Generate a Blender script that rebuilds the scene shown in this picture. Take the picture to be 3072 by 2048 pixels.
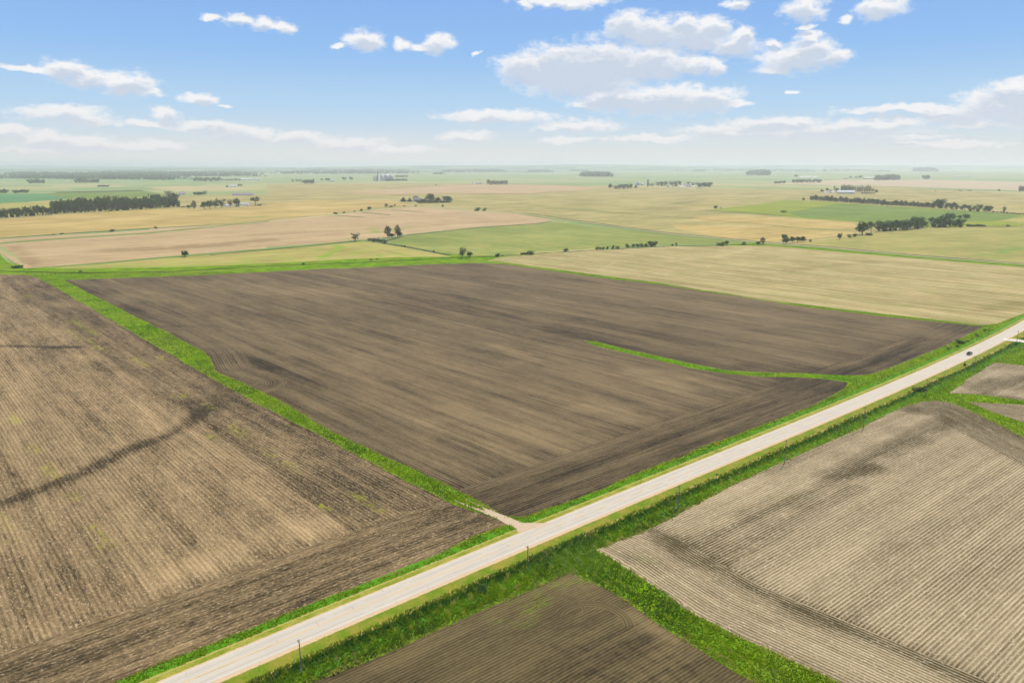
import bpy, bmesh, math, random
import numpy as np
from mathutils import Vector
from mathutils.geometry import delaunay_2d_cdt

random.seed(7)
rng = np.random.default_rng(11)
for o in list(bpy.data.objects):
    bpy.data.objects.remove(o)
SC = bpy.context.scene
COL = SC.collection

# ------------------------------------------------------------------ survey frame
CAMF, CAMH, HORY = 2230.0, 120.0, 497.0          # focal length in photo pixels, flying height, horizon row
PITCH = math.atan((1024 - HORY) / CAMF)
SUN_AZ, SUN_EL = math.radians(30.5), math.radians(58)

# ------------------------------------------------------------------ camera
cam_data = bpy.data.cameras.new('camera')
cam_data.sensor_width = 36
cam_data.lens = 36 * CAMF / 3072
cam_data.clip_start = 1
cam_data.clip_end = 120000
cam = bpy.data.objects.new('camera', cam_data)
COL.objects.link(cam)
cam.location = (0, 0, CAMH)
cam.rotation_euler = (math.radians(90) - PITCH, 0, 0)
SC.camera = cam

# ------------------------------------------------------------------ node expression helper
class X:
    """a socket with arithmetic"""
    T = None
    def __init__(s, sock): s.s = sock
    @staticmethod
    def m(op, *a, clamp=False):
        n = X.T.nodes.new('ShaderNodeMath'); n.operation = op; n.use_clamp = clamp
        for i, v in enumerate(a):
            if isinstance(v, X): X.T.links.new(v.s, n.inputs[i])
            else: n.inputs[i].default_value = v
        return X(n.outputs[0])
    def __add__(s, o): return X.m('ADD', s, o)
    __radd__ = __add__
    def __sub__(s, o): return X.m('SUBTRACT', s, o)
    def __rsub__(s, o): return X.m('SUBTRACT', o, s)
    def __mul__(s, o): return X.m('MULTIPLY', s, o)
    __rmul__ = __mul__
    def __truediv__(s, o): return X.m('DIVIDE', s, o)
    def sin(s): return X.m('SINE', s)
    def abs(s): return X.m('ABSOLUTE', s)
    def floor(s): return X.m('FLOOR', s)
    def pow(s, p): return X.m('POWER', s, p)
    def clamp(s): return X.m('ADD', s, 0.0, clamp=True)
    def max(s, o): return X.m('MAXIMUM', s, o)
    def min(s, o): return X.m('MINIMUM', s, o)
def sm(x, a, b):
    n = X.T.nodes.new('ShaderNodeMapRange'); n.interpolation_type = 'SMOOTHSTEP'
    X.T.links.new(x.s, n.inputs[0]); n.inputs[1].default_value = a; n.inputs[2].default_value = b
    n.inputs[3].default_value = 0; n.inputs[4].default_value = 1
    return X(n.outputs[0])
def vec(x, y, z=0.0):
    n = X.T.nodes.new('ShaderNodeCombineXYZ')
    for i, v in enumerate((x, y, z)):
        if isinstance(v, X): X.T.links.new(v.s, n.inputs[i])
        else: n.inputs[i].default_value = v
    return X(n.outputs[0])
def sep(v):
    n = X.T.nodes.new('ShaderNodeSeparateXYZ'); X.T.links.new(v.s, n.inputs[0])
    return X(n.outputs[0]), X(n.outputs[1]), X(n.outputs[2])
def vm(op, a, b):
    n = X.T.nodes.new('ShaderNodeVectorMath'); n.operation = op
    for i, v in enumerate((a, b)):
        if isinstance(v, X): X.T.links.new(v.s, n.inputs[i])
        else: n.inputs[i].default_value = v
    return X(n.outputs['Value' if op in ('LENGTH', 'DOT_PRODUCT') else 'Vector'])
def noise(v, scale=1.0, detail=3.0, rough=0.55, dim='3D'):
    n = X.T.nodes.new('ShaderNodeTexNoise'); n.noise_dimensions = dim
    X.T.links.new(v.s, n.inputs['Vector'])
    n.inputs['Scale'].default_value = scale; n.inputs['Detail'].default_value = detail
    n.inputs['Roughness'].default_value = rough
    return X(n.outputs['Fac'])
def white(v):
    n = X.T.nodes.new('ShaderNodeTexWhiteNoise'); n.noise_dimensions = '2D'
    X.T.links.new(v.s, n.inputs['Vector'])
    return X(n.outputs['Value'])
def mix(f, a, b):
    n = X.T.nodes.new('ShaderNodeMix'); n.data_type = 'RGBA'
    if isinstance(f, X): X.T.links.new(f.s, n.inputs[0])
    else: n.inputs[0].default_value = f
    for i, v in ((6, a), (7, b)):
        if isinstance(v, X): X.T.links.new(v.s, n.inputs[i])
        else: n.inputs[i].default_value = (*v, 1)
    return X(n.outputs[2])
def attr(name, out='Fac'):
    n = X.T.nodes.new('ShaderNodeAttribute'); n.attribute_name = name
    return X(n.outputs[out])
def position():
    return X(X.T.nodes.new('ShaderNodeNewGeometry').outputs['Position'])
def rgb(r, g, b):
    """8-bit screen colour to linear"""
    f = lambda c: (c / 255 / 12.92) if c / 255 <= 0.04045 else ((c / 255 + 0.055) / 1.055) ** 2.4
    return (f(r), f(g), f(b))

# ------------------------------------------------------------------ sky
E2 = 3072 / 2352
CLOUDS = [  # outline ellipses of the cumulus seen ahead: centre, radii, strength
 (490,42,26,10),(545,47,34,15),(610,58,40,16),(655,62,34,15),
 (838,95,46,26),(775,105,18,6),(1005,102,34,26),(965,112,28,9),(925,105,20,14),(1098,123,14,6),
 (60,155,62,10),(150,161,62,27),(205,180,62,24),(290,193,72,30),(340,212,34,12),
 (455,227,44,18),(515,241,16,5),(150,262,112,18),(205,276,60,14),(378,262,34,16),
 (340,283,74,11),(460,290,74,17),(560,308,96,20),(680,318,86,17),
 (25,298,38,14),(110,318,76,22),(200,330,96,19),(330,336,110,16),
 (1205,15,18,13),(1300,4,108,13),(1316,14,30,12),
 (1210,160,72,40),(1290,158,112,58),(1390,146,122,56),(1500,146,108,42),(1590,150,60,24),(1640,155,24,20),(1330,188,150,36),
 (1420,225,104,30),(1520,230,144,36),(1620,228,84,32),(1690,240,42,10),(1345,240,44,14),
 (1440,58,50,38),(1500,76,76,40),(1600,82,84,40),(1580,58,44,28),(1690,104,56,34),(1705,78,38,14),(1640,60,40,22),
 (1845,22,52,28),(1690,10,30,16),(2020,18,62,30),(1942,47,18,10),
 (1830,137,98,34),(1870,112,54,26),(1915,132,40,24),(1780,160,50,15),(1780,100,24,14),(1858,85,30,16),
 (1140,268,134,17),(1320,288,100,15),(1070,315,60,15),(1300,322,70,8),
 (1780,282,120,17),(1700,300,150,16),(1900,303,220,22),(2010,284,140,15),(2080,250,170,11),(2200,262,110,24),
 (2290,246,120,40),(2330,204,76,24),(2380,240,150,56),(2250,287,120,15),(1815,216,18,5),(2000,318,190,6),
 (780,330,110,16),(900,345,110,10),(120,345,110,10),(1500,318,120,9),(2150,330,200,7),(1850,62,24,8)]
def ae(x, y):
    """azimuth and elevation in degrees of a direction surveyed on the photo (full-width 2352 units)"""
    x *= E2; y *= E2
    u = (x - 1536) / CAMF; v = (1024 - y) / CAMF
    z = -math.sin(PITCH) + v * math.cos(PITCH); f = math.cos(PITCH) + v * math.sin(PITCH)
    return math.degrees(math.atan2(u, f)), math.degrees(math.atan2(z, math.hypot(u, f)))
SKY_STR = 0.115
world = bpy.data.worlds.new('World'); SC.world = world
world.use_nodes = True
wt = world.node_tree
for n in list(wt.nodes): wt.nodes.remove(n)
X.T = wt
tc = wt.nodes.new('ShaderNodeTexCoord')
D = X(tc.outputs['Generated'])
sky = wt.nodes.new('ShaderNodeTexSky'); sky.sky_type = 'NISHITA'
sky.sun_disc = False; sky.sun_elevation = SUN_EL; sky.sun_rotation = SUN_AZ
sky.altitude = 400; sky.air_density = 1.0; sky.dust_density = 0.6; sky.ozone_density = 3.0
dx, dy, dz = sep(D)
az = X.m('ARCTAN2', dx, dy.abs()) * (180 / math.pi)
el = X.m('ARCSINE', dz) * (180 / math.pi)
P0 = vec(az, el, 0.0)
w1 = noise(vec(az * 0.55, el * 1.0, 3.1), 1.0, 3, 0.6) - 0.5
w2 = noise(vec(az * 0.55, el * 1.0, 9.7), 1.0, 3, 0.6) - 0.5
PW = vm('ADD', P0, vec(w1 * 1.9, w2 * 1.1, 0.0))
fb = noise(vec(az * 0.95, el * 1.7, 1.0), 1.0, 8, 0.66) - 0.5
fb2 = noise(vec(az * 0.5, el * 1.1, 5.0), 1.0, 4, 0.6) - 0.5
lowfade = sm(el, 0.5, 5.5)
# blue air and the thin milky layer towards the horizon
bg1 = wt.nodes.new('ShaderNodeBackground'); wt.links.new(sky.outputs[0], bg1.inputs[0]); bg1.inputs[1].default_value = SKY_STR
veil = 1.0 - sm(el, 9.0, 42.0)
vcol = mix(sm(el, 7.0, 13.0), (0.300, 0.535, 0.885), (0.245, 0.452, 0.860))
vcol = mix(sm(el, 3.6, 8.6), (0.470, 0.675, 0.880), vcol)
vcol = mix(sm(el, 0.4, 4.6), (0.740, 0.775, 0.765), vcol)
bgv = wt.nodes.new('ShaderNodeBackground'); bgv.inputs[1].default_value = 1.0
wt.links.new(vcol.s, bgv.inputs[0])
def mixsh(f, a_, b_):
    n = wt.nodes.new('ShaderNodeMixShader'); wt.links.new(f.s, n.inputs[0]); wt.links.new(a_.outputs[0], n.inputs[1]); wt.links.new(b_.outputs[0], n.inputs[2]); return n
air = mixsh(veil, bg1, bgv)
ELL = []
for (cx, cy, rx, ry) in CLOUDS:
    a_, e_ = ae(cx, cy); a2, _q = ae(cx + rx, cy); _q, e2 = ae(cx, cy - ry)
    ELL.append((a_, e_, a2 - a_, e2 - e_))
def density(shift, ells):
    p = vm('ADD', PWG, (0, shift, 0)) if shift else PWG
    acc = None
    for (a_, e_, ra, re) in ells:
        q = vm('MULTIPLY', vm('SUBTRACT', p, (a_, e_, 0)), (1 / ra, 1 / re, 0))
        d = 1.0 - vm('LENGTH', q, (0, 0, 0))
        acc = d if acc is None else X.m('SMOOTH_MAX', acc, d, 0.22)
    return acc
def cloud_leaf(d_a, d_b):
    body = d_a * 1.35 + fb * 2.3 + 0.20
    alpha = sm(body, -0.22, 0.85)
    shade = sm(d_b + fb * 1.1 + fb2 * 0.7, -0.05, 0.60) * sm(d_a, -0.5, 0.0)
    ccol = mix(shade * 0.85, (0.93, 0.93, 0.94), (0.54, 0.63, 0.765))
    ccol = mix(0.5 + 0.5 * lowfade, (0.80, 0.80, 0.80), ccol)
    bg = wt.nodes.new('ShaderNodeBackground'); wt.links.new(ccol.s, bg.inputs[0])
    return mixsh(alpha * (0.86 + 0.12 * lowfade), air, bg)
EDGES = [-40, -28, -21, -14, -7, -1, 4, 9, 14, 19, 25, 40]
def sector(i, j):
    if j - i == 1:
        lo, hi = EDGES[i], EDGES[j]
        e_ = [q for q in ELL if q[0] + q[2] * 1.7 + 1.2 > lo and q[0] - q[2] * 1.7 - 1.2 < hi]
        if not e_: return air
        g = bpy.data.node_groups.new('cloud_sector', 'ShaderNodeTree')
        g.interface.new_socket('at', in_out='INPUT', socket_type='NodeSocketVector')
        for k_ in ('here', 'above'): g.interface.new_socket(k_, in_out='OUTPUT', socket_type='NodeSocketFloat')
        global PWG
        X.T = g; gi = g.nodes.new('NodeGroupInput'); go = g.nodes.new('NodeGroupOutput'); PWG = X(gi.outputs[0])
        g.links.new(density(0, e_).s, go.inputs[0]); g.links.new(density(0.46, e_).s, go.inputs[1])
        X.T = wt
        n = wt.nodes.new('ShaderNodeGroup'); n.node_tree = g; wt.links.new(PW.s, n.inputs[0])
        return cloud_leaf(X(n.outputs[0]), X(n.outputs[1]))
    k = (i + j) // 2
    return mixsh(X.m('GREATER_THAN', az, EDGES[k]), sector(i, k), sector(k, j))
# the same kind of scattered cumulus over the rest of the sky
cov = noise(vec(az * 0.06, el * 0.14, 21.0), 1.0, 3, 0.6)
gen = (cov - 0.60) * 4.0
rest = cloud_leaf(gen, gen + 0.1)
front = X.m('GREATER_THAN', dy, 0.0) * X.m('LESS_THAN', az.abs(), 40.0) * X.m('LESS_THAN', el, 17.5)
mc = mixsh(front, rest, sector(0, len(EDGES) - 1))
wo = wt.nodes.new('ShaderNodeOutputWorld'); wt.links.new(mc.outputs[0], wo.inputs[0])
world.cycles.sampling_method = 'MANUAL'; world.cycles.sample_map_resolution = 256

# ------------------------------------------------------------------ sun, view
sun = bpy.data.lights.new('sun', 'SUN'); sun.energy = 4.3; sun.angle = math.radians(0.6); sun.color = (1.0, 0.955, 0.88)
so = bpy.data.objects.new('sun', sun); COL.objects.link(so)
tosun = Vector((math.sin(SUN_AZ) * math.cos(SUN_EL), math.cos(SUN_AZ) * math.cos(SUN_EL), math.sin(SUN_EL)))
so.rotation_euler = tosun.to_track_quat('Z', 'Y').to_euler(); so.location = (0, 0, 400)
SC.view_settings.view_transform = 'Standard'; SC.view_settings.look = 'None'
SC.view_settings.exposure = 0.0; SC.view_settings.gamma = 1.0; SC.view_settings.use_curve_mapping = False
SC.render.engine = 'CYCLES'
SC.cycles.max_bounces = 4; SC.cycles.diffuse_bounces = 2; SC.cycles.volume_bounces = 1; SC.cycles.transparent_max_bounces = 4

# ------------------------------------------------------------------ survey helpers
def G(x, y):
    """ground point (metres) of a spot surveyed on the photograph"""
    u = (x - 1536) / CAMF; v = (1024 - y) / CAMF
    z = -math.sin(PITCH) + v * math.cos(PITCH); f = math.cos(PITCH) + v * math.sin(PITCH)
    t = -CAMH / z
    return np.array([u * t, f * t])
def SP(px, py):
    """metres per photo pixel at a ground spot (side-on size)"""
    p = G(px, py)
    dep = p[1] * math.cos(PITCH) + CAMH * math.sin(PITCH)
    return dep / CAMF
VIEWS = dict(A=(0, 470, 2.94), B=(800, 470, 2.94), C=(1500, 470, 2.94), D=(2272, 470, 2.94),
             R1=(0, 800, 2.352), R2=(0, 1400, 2.352), R3=(1000, 1400, 2.352), R4=(2072, 1400, 2.352),
             R5=(2272, 900, 2.94), R6=(1500, 950, 2.94), S4=(1600, 1600, 3.36), N=(0, 0, 1))
def V(v, *pts):
    x0, y0, s = VIEWS[v]
    return [(x0 + a / s, y0 + b / s) for a, b in pts]
def W(pts): return [G(*p) for p in pts]
def inside(poly, pts):
    poly = np.asarray(poly); x, y = pts[:, 0], pts[:, 1]
    r = np.zeros(len(pts), bool); j = len(poly) - 1
    for i in range(len(poly)):
        xi, yi = poly[i]; xj, yj = poly[j]
        c = ((yi > y) != (yj > y))
        if yi != yj: r ^= c & (x < (xj - xi) * (y - yi) / (yj - yi) + xi)
        j = i
    return r
def dist_line(pts, line):
    """distance of points to a polyline"""
    best = np.full(len(pts), 1e9)
    for a, b in zip(line[:-1], line[1:]):
        a = np.asarray(a, float); d = np.asarray(b, float) - a
        t = np.clip(((pts - a) @ d) / (d @ d + 1e-9), 0, 1)
        best = np.minimum(best, np.linalg.norm(pts - (a + t[:, None] * d), axis=1))
    return best
def sstep(x, a, b):
    t = np.clip((x - a) / (b - a), 0, 1); return t * t * (3 - 2 * t)
def lift(p, L):
    d = np.hypot(p[..., 0], p[..., 1]); return L * (0.004 + 0.00004 * d)

# centre line of the concrete road
_c = np.poly1d([4.8e-7, -1.177e-4, 0.8368, 220.4])
_x = np.linspace(-130, 420, 111)
ROADC = np.column_stack([_x, _c(_x)])
d0_ = (ROADC[1] - ROADC[0]); d0_ /= np.linalg.norm(d0_); d1_ = np.array([math.cos(math.radians(42)), math.sin(math.radians(42))])
ROADC = np.vstack([[ROADC[0] - d0_ * k for k in (260, 120, 40)], ROADC, [ROADC[-1] + d1_ * k for k in (30, 90, 200, 400, 700)]])
_t = np.gradient(ROADC, axis=0); _t /= np.linalg.norm(_t, axis=1)[:, None]
ROADN = np.column_stack([-_t[:, 1], _t[:, 0]])       # points to the far (north) side
def road_off(pts):
    """signed distance from the road centre line, + on the far side"""
    d = dist_line(pts, ROADC)
    yc = np.interp(pts[:, 0], ROADC[:, 0], ROADC[:, 1])
    return np.where(pts[:, 1] > yc, d, -d)
ROADDIR = math.radians(40.0); CROSSDIR = math.radians(-46.5)

# ------------------------------------------------------------------ materials
def newmat(name):
    m = bpy.data.materials.new(name); m.use_nodes = True
    t = m.node_tree; b = t.nodes['Principled BSDF']
    b.inputs['Roughness'].default_value = 0.95
    b.inputs['Specular IOR Level'].default_value = 0.12
    X.T = t
    return m, t, b
def setc(t, b, c): t.links.new(c.s, b.inputs['Base Color'])
def bump(t, b, h, dist, strength=1.0):
    n = t.nodes.new('ShaderNodeBump'); n.inputs['Distance'].default_value = dist; n.inputs['Strength'].default_value = strength
    t.links.new(h.s, n.inputs['Height']); t.links.new(n.outputs[0], b.inputs['Normal'])
def plain(name, c, rough=0.8, metal=0.0, var=0.12, sc=0.6, spec=0.3):
    m, t, b = newmat(name)
    n = noise(position(), sc, 3)
    setc(t, b, mix(n, tuple(v * (1 - var) for v in c), tuple(min(1, v * (1 + var)) for v in c)))
    b.inputs['Roughness'].default_value = rough; b.inputs['Metallic'].default_value = metal
    b.inputs['Specular IOR Level'].default_value = spec
    return m
def field_mat(name, dark, light, green=(0.10, 0.16, 0.03), sp=1.1, macro=0.5, streak=0.5, rowa=0.25, speck=0.5,
              base=0.5, greenish=0.0, lanes=0.2, macroscale=0.012, relief=0.10, residue=None, sharp=0.0, weedy=False, fal=0.55, bigk=0.4):
    m, t, b = newmat(name)
    P = position(); row, al = attr('row'), attr('along')
    for k in ('2', '3', '4'):
        f_ = X.m('GREATER_THAN', attr('sel' + k) + (noise(P, 0.5, 2) - 0.5) * 1.2, 0.7)
        row = row + (attr('row' + k) - row) * f_; al = al + (attr('along' + k) - al) * f_
    wob = (noise(P, 0.05, 2) - 0.5) * 0.5
    r = row + wob
    wave = (r * (2 * math.pi / sp)).sin()
    if sharp: wave = sm(wave, -sharp, 0.75) * 2.0 - 1.0
    st1 = noise(vec(row * 0.22 + al * 0.001, al * 0.010, 1.37 + row * 0.05), 1.0, 4, 0.6) - 0.5
    st2 = noise(vec(row * 1.1, al * 0.011, 7.41 + row * 0.43), 1.0, 4, 0.7) - 0.5
    ln = white(vec((row / 9.1).floor(), 3.0)) - 0.5
    mc_ = noise(P, macroscale, 5, 0.55) - 0.5
    fine = noise(vec(row * 1.37, al * fal, 4.43 + row * 0.83 - al * 0.31), 1.0, 3, 0.75) - 0.5
    clod = noise(vec(row * 0.43, al * 0.13, 8.29 + row * 0.27 + al * 0.05), 1.0, 4, 0.7) - 0.5
    big = noise(vec(row * 0.016, al * 0.0055, 3.3), 1.0, 5, 0.7) - 0.5
    med = noise(vec(row * 0.06, al * 0.022, 2.61 + row * 0.04), 1.0, 6, 0.72) - 0.5
    tt = base + mc_ * (macro * 2.2) + st1 * (streak * 1.5) + st2 * (streak * 1.3) + ln * lanes + fine * (speck * 1.7) + clod * (speck * 1.3) + med * (speck * 1.6) + big * (macro * bigk)
    tt = tt + wave * rowa * (0.8 + clod * 0.8 + fine * 0.6 + med * 1.6)
    tt = tt + attr('lt') - attr('dk')
    col = mix(tt.clamp(), dark, light)
    if residue:
        rs = sm(noise(vec(row * 1.9, al * 0.9, 0.47 + row * 1.3 + al * 0.7), 1.0, 2, 0.6) + fine * 0.3, 0.56, 0.74) * (1.0 - attr('dk').clamp() * 0.8)
        col = mix(rs * 0.7, col, residue)
    weed = sm(noise(vec(row * 0.8, al * 0.22, 2.37 + row * 0.37), 1.0, 4, 0.7) * 0.6 + noise(P, 1.1, 3, 0.7) * 0.4, 0.47, 0.60) if weedy else noise(P, 0.5, 3) + 0.5
    gn = (attr('gr') * weed + (noise(P, 0.03, 4) - 0.45).max(0.0) * greenish * 4.0).clamp()
    col = mix(gn, col, green)
    hue = noise(P, 0.05, 4, 0.6)
    col = mix(hue * 0.16, col, vmixwarm(col))
    setc(t, b, col)
    bump(t, b, wave * 0.5 + fine * 1.2 + clod, relief, 0.9)
    return m
def vmixwarm(col):
    n = X.T.nodes.new('ShaderNodeMix'); n.data_type = 'RGBA'; n.blend_type = 'MULTIPLY'
    n.inputs[0].default_value = 1.0; X.T.links.new(col.s, n.inputs[6]); n.inputs[7].default_value = (1.2, 0.92, 0.80, 1)
    return X(n.outputs[2])

def mesh_obj(name, verts, faces, mat, parent=None, kind=None, smooth=False):
    me = bpy.data.meshes.new(name)
    me.from_pydata([tuple(map(float, v)) for v in verts], [], [tuple(map(int, f)) for f in faces])
    if mat: me.materials.append(mat)
    if smooth: me.polygons.foreach_set('use_smooth', [True] * len(me.polygons))
    me.update()
    o = bpy.data.objects.new(name, me); COL.objects.link(o)
    if parent is not None: o.parent = parent
    if kind: o['kind'] = kind
    return o
def setattr_f(me, name, vals):
    a = me.attributes.new(name, 'FLOAT', 'POINT'); a.data.foreach_set('value', np.asarray(vals, dtype=np.float32))

FIELD_POLYS = []
def sheet(name, wpts, mat, L, step=4.0, rowfn=None, masks=None, kind='structure', jitter=0.0, rowdir=ROADDIR, zfn=None):
    """a field sheet: polygon on the ground, inner lattice of points, row coordinates and soil masks per vertex"""
    poly = np.array(wpts, float)
    bp = []
    for i in range(len(poly)):
        a, b = poly[i], poly[(i + 1) % len(poly)]
        s_ = max(step, 0.012 * min(np.hypot(*a), np.hypot(*b)))
        k = max(1, int(np.linalg.norm(b - a) / s_))
        for q in range(k): bp.append(a + (b - a) * q / k)
    bp = np.array(bp)
    if jitter:
        nb = np.roll(bp, -1, 0) - np.roll(bp, 1, 0); nb = np.column_stack([-nb[:, 1], nb[:, 0]]); nb /= (np.linalg.norm(nb, axis=1)[:, None] + 1e-9)
        j = rng.normal(0, jitter, len(bp)); j = (j + np.roll(j, 1) + np.roll(j, 2)) / 1.7
        bp = bp + nb * j[:, None]
    x0, y0 = poly.min(0); x1, y1 = poly.max(0)
    nx = int((x1 - x0) / step); ny = int((y1 - y0) / step)
    gx, gy = np.meshgrid(x0 + (np.arange(nx) + .5) * step, y0 + (np.arange(ny) + .5) * step)
    gp = np.column_stack([gx.ravel(), gy.ravel()])
    if len(gp):
        gp = gp + rng.uniform(-.2, .2, gp.shape) * step
        gp = gp[inside(bp, gp)]
    if len(gp):
        keep = dist_line(gp, np.vstack([bp, bp[:1]])) > step * 0.35 if len(bp) < 1500 else np.ones(len(gp), bool)
        gp = gp[keep]
    allp = np.vstack([bp, gp]) if len(gp) else bp
    n = len(bp)
    vs, _, fs, *_r = delaunay_2d_cdt([Vector(p) for p in allp], [], [list(range(n))], 1, 1e-4)
    p = np.array([(v[0], v[1]) for v in vs])
    z = lift(p, L)
    if zfn is not None: z = z + zfn(p)
    o = mesh_obj(name, np.column_stack([p, z]), [f for f in fs], mat, kind=kind)
    me = o.data
    if me.polygons[0].normal.z < 0: me.flip_normals()
    c, s = math.cos(rowdir), math.sin(rowdir)
    al = p[:, 0] * c + p[:, 1] * s; row = -p[:, 0] * s + p[:, 1] * c
    if rowfn:
        for key, (r_, a_, s_) in zip(('', '2', '3', '4'), rowfn(p)):
            if key: setattr_f(me, 'row' + key, r_); setattr_f(me, 'along' + key, a_); setattr_f(me, 'sel' + key, s_)
            else: row, al = r_, a_
    setattr_f(me, 'row', row); setattr_f(me, 'along', al)
    M = dict(dk=np.zeros(len(p)), lt=np.zeros(len(p)), gr=np.zeros(len(p)))
    if masks: masks(p, M)
    for k in M: setattr_f(me, k, M[k])
    FIELD_POLYS.append((name, bp))
    return o
def ribbon(name, wline, width, mat, L, step=6.0, wob=0.0, kind='structure'):
    line = [np.array(p, float) for p in wline]
    pts = [line[0]]
    for a, b in zip(line[:-1], line[1:]):
        k = max(1, int(np.linalg.norm(b - a) / max(step, 0.01 * np.hypot(*a))))
        for q in range(1, k + 1): pts.append(a + (b - a) * q / k)
    pts = np.array(pts)
    t = np.gradient(pts, axis=0); t /= np.linalg.norm(t, axis=1)[:, None]; nn = np.column_stack([-t[:, 1], t[:, 0]])
    w = np.asarray(width if np.ndim(width) else [width] * 2, float)
    w = np.interp(np.linspace(0, 1, len(pts)), np.linspace(0, 1, len(w)), w)
    jl = rng.normal(0, wob, len(pts)); jr = rng.normal(0, wob, len(pts))
    a = pts + nn * (w / 2 * (1 + jl))[:, None]; b = pts - nn * (w / 2 * (1 + jr))[:, None]
    vv = np.vstack([a, b]); n = len(pts)
    o = mesh_obj(name, np.column_stack([vv, lift(vv, L)]), [(i, n + i, n + i + 1, i + 1) for i in range(n - 1)], mat, kind=kind)
    if o.data.polygons[0].normal.z < 0: o.data.flip_normals()
    al = np.concatenate([[0], np.cumsum(np.linalg.norm(np.diff(pts, axis=0), axis=1))])
    setattr_f(o.data, 'along', np.concatenate([al, al])); setattr_f(o.data, 'row', np.concatenate([w / 2, -w / 2]))
    return o

# ------------------------------------------------------------------ far ground
def far_ground_mat():
    m, t, b = newmat('far_ground')
    P = position(); x, y, z = sep(P)
    c, s = math.cos(ROADDIR), math.sin(ROADDIR)
    u = (x * c + y * s); v = (y * c - x * s)
    u = u + (noise(P, 0.0009, 2) - 0.5) * 500.0; v = v + (noise(vec(y, x, 5.0), 0.0009, 2) - 0.5) * 500.0
    cell = vec((u / 805.0).floor(), (v / 402.0).floor())
    k = white(cell); k2 = white(vec((u / 402.0).floor() + 91.0, (v / 805.0).floor()))
    tan, grn, pink = rgb(176, 164, 102), rgb(118, 142, 74), rgb(192, 166, 118)
    col = mix(sm(k, 0.25, 0.6), tan, grn)
    col = mix(sm(k2, 0.74, 0.78), col, pink)
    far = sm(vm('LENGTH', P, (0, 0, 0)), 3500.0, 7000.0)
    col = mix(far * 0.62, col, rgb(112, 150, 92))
    nz = noise(P, 0.004, 5, 0.6)
    col = mix(sm(nz, 0.35, 0.75) * 0.45, col, rgb(104, 128, 66))
    col = mix(noise(P, 0.05, 3) * 0.3, col, rgb(190, 184, 130))
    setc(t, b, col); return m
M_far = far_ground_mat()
def far_ground():
    rings = [20, 60, 140, 300, 600, 1200, 2500, 5000, 9000, 15000, 24000, 34000, 44000]
    vs = [(0, 0, 0)]; fs = []; n = 96
    for r in rings:
        for k in range(n):
            a = 2 * math.pi * k / n; vs.append((r * math.cos(a), r * math.sin(a), -0.02 - r * 0.00002))
    for k in range(n): fs.append((0, 1 + k, 1 + (k + 1) % n))
    for q in range(len(rings) - 1):
        for k in range(n):
            a = 1 + q * n + k; b = 1 + q * n + (k + 1) % n
            fs.append((a, a + n, b + n, b))
    o = mesh_obj('ground', vs, fs, M_far, kind='structure'); return o
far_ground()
def far_hills():
    """long low swells of land at the horizon"""
    m, t, b = newmat('hill_land'); P = position()
    setc(t, b, mix(sm(noise(P, 0.0012, 5, 0.7), 0.4, 0.6), rgb(128, 152, 104), rgb(52, 88, 52)))
    for (D_, A_, seed, x0, x1) in ((16000, 62, 1, -13000, 1500), (20500, 118, 2, -11500, 9000), (26000, 165, 3, -21000, 22000)):
        nx, ny = 260, 10
        xs = np.linspace(x0, x1, nx); r = np.random.default_rng(seed)
        prof = sum(np.sin(xs / w + r.uniform(0, 6)) * a for w, a in ((5200, .5), (2300, .28), (1100, .16), (420, .07), (170, .035)))
        prof = (prof - prof.min()) / (prof.max() - prof.min())
        ends = sstep(xs, x0, x0 + 2500) * (1 - sstep(xs, x1 - 2500, x1))
        vs = []; fs = []
        for j in range(ny):
            v = j / (ny - 1)
            for i in range(nx):
                h = A_ * (0.35 + 0.65 * prof[i]) * ends[i] * math.sin(math.pi * v) - 1.2
                vs.append((xs[i], D_ + (v - .5) * 4200, h))
        for j in range(ny - 1):
            for i in range(nx - 1):
                a = j * nx + i; fs.append((a, a + 1, a + nx + 1, a + nx))
        mesh_obj('hills', vs, fs, m, kind='structure', smooth=True)
far_hills()

# ------------------------------------------------------------------ near ground: grass base
def grass_mat(name, c1, c2, c3, sc=0.06):
    m, t, b = newmat(name); P = position()
    b.inputs['Specular IOR Level'].default_value = 0.0
    n1 = noise(P, sc, 5, 0.6); n2 = noise(P, 0.9, 4, 0.7)
    col = mix(sm(n1, 0.3, 0.7), c1, c2)
    col = mix(sm(n2, 0.45, 0.75) * 0.6, col, c3)
    col = mix(sm(noise(P, 0.017, 5, 0.65), 0.42, 0.66) * 0.6, col, rgb(132, 142, 52))
    col = mix(sm(noise(P, 0.05, 5, 0.7), 0.55, 0.68) * 0.5, col, rgb(56, 90, 24))
    setc(t, b, col); bump(t, b, n2 + noise(P, 3.0, 2), 0.35, 0.8); return m
GR_D, GR_B, GR_Y = rgb(72, 112, 22), rgb(120, 158, 16), rgb(160, 170, 50)
M_grass = grass_mat('rough_grass', GR_D, GR_B, GR_Y)
M_grassfar = grass_mat('ditch_grass', rgb(96, 132, 48), rgb(132, 162, 58), rgb(150, 165, 80), 0.03)
grass_poly = V('N', (-900, 760), (-200, 790)) + V('A', (0, 860), (60, 930), (270, 975)) + V('B', (0, 930), (1000, 880), (1600, 855), (1900, 870)) + \
    V('N', (1500, 768), (2265, 729), (3072, 793), (3600, 845), (3900, 1000), (4600, 2250), (-1500, 2250), (-1500, 800))
sheet('grass_ground', W(grass_poly), M_grass, 1, step=60)

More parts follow.
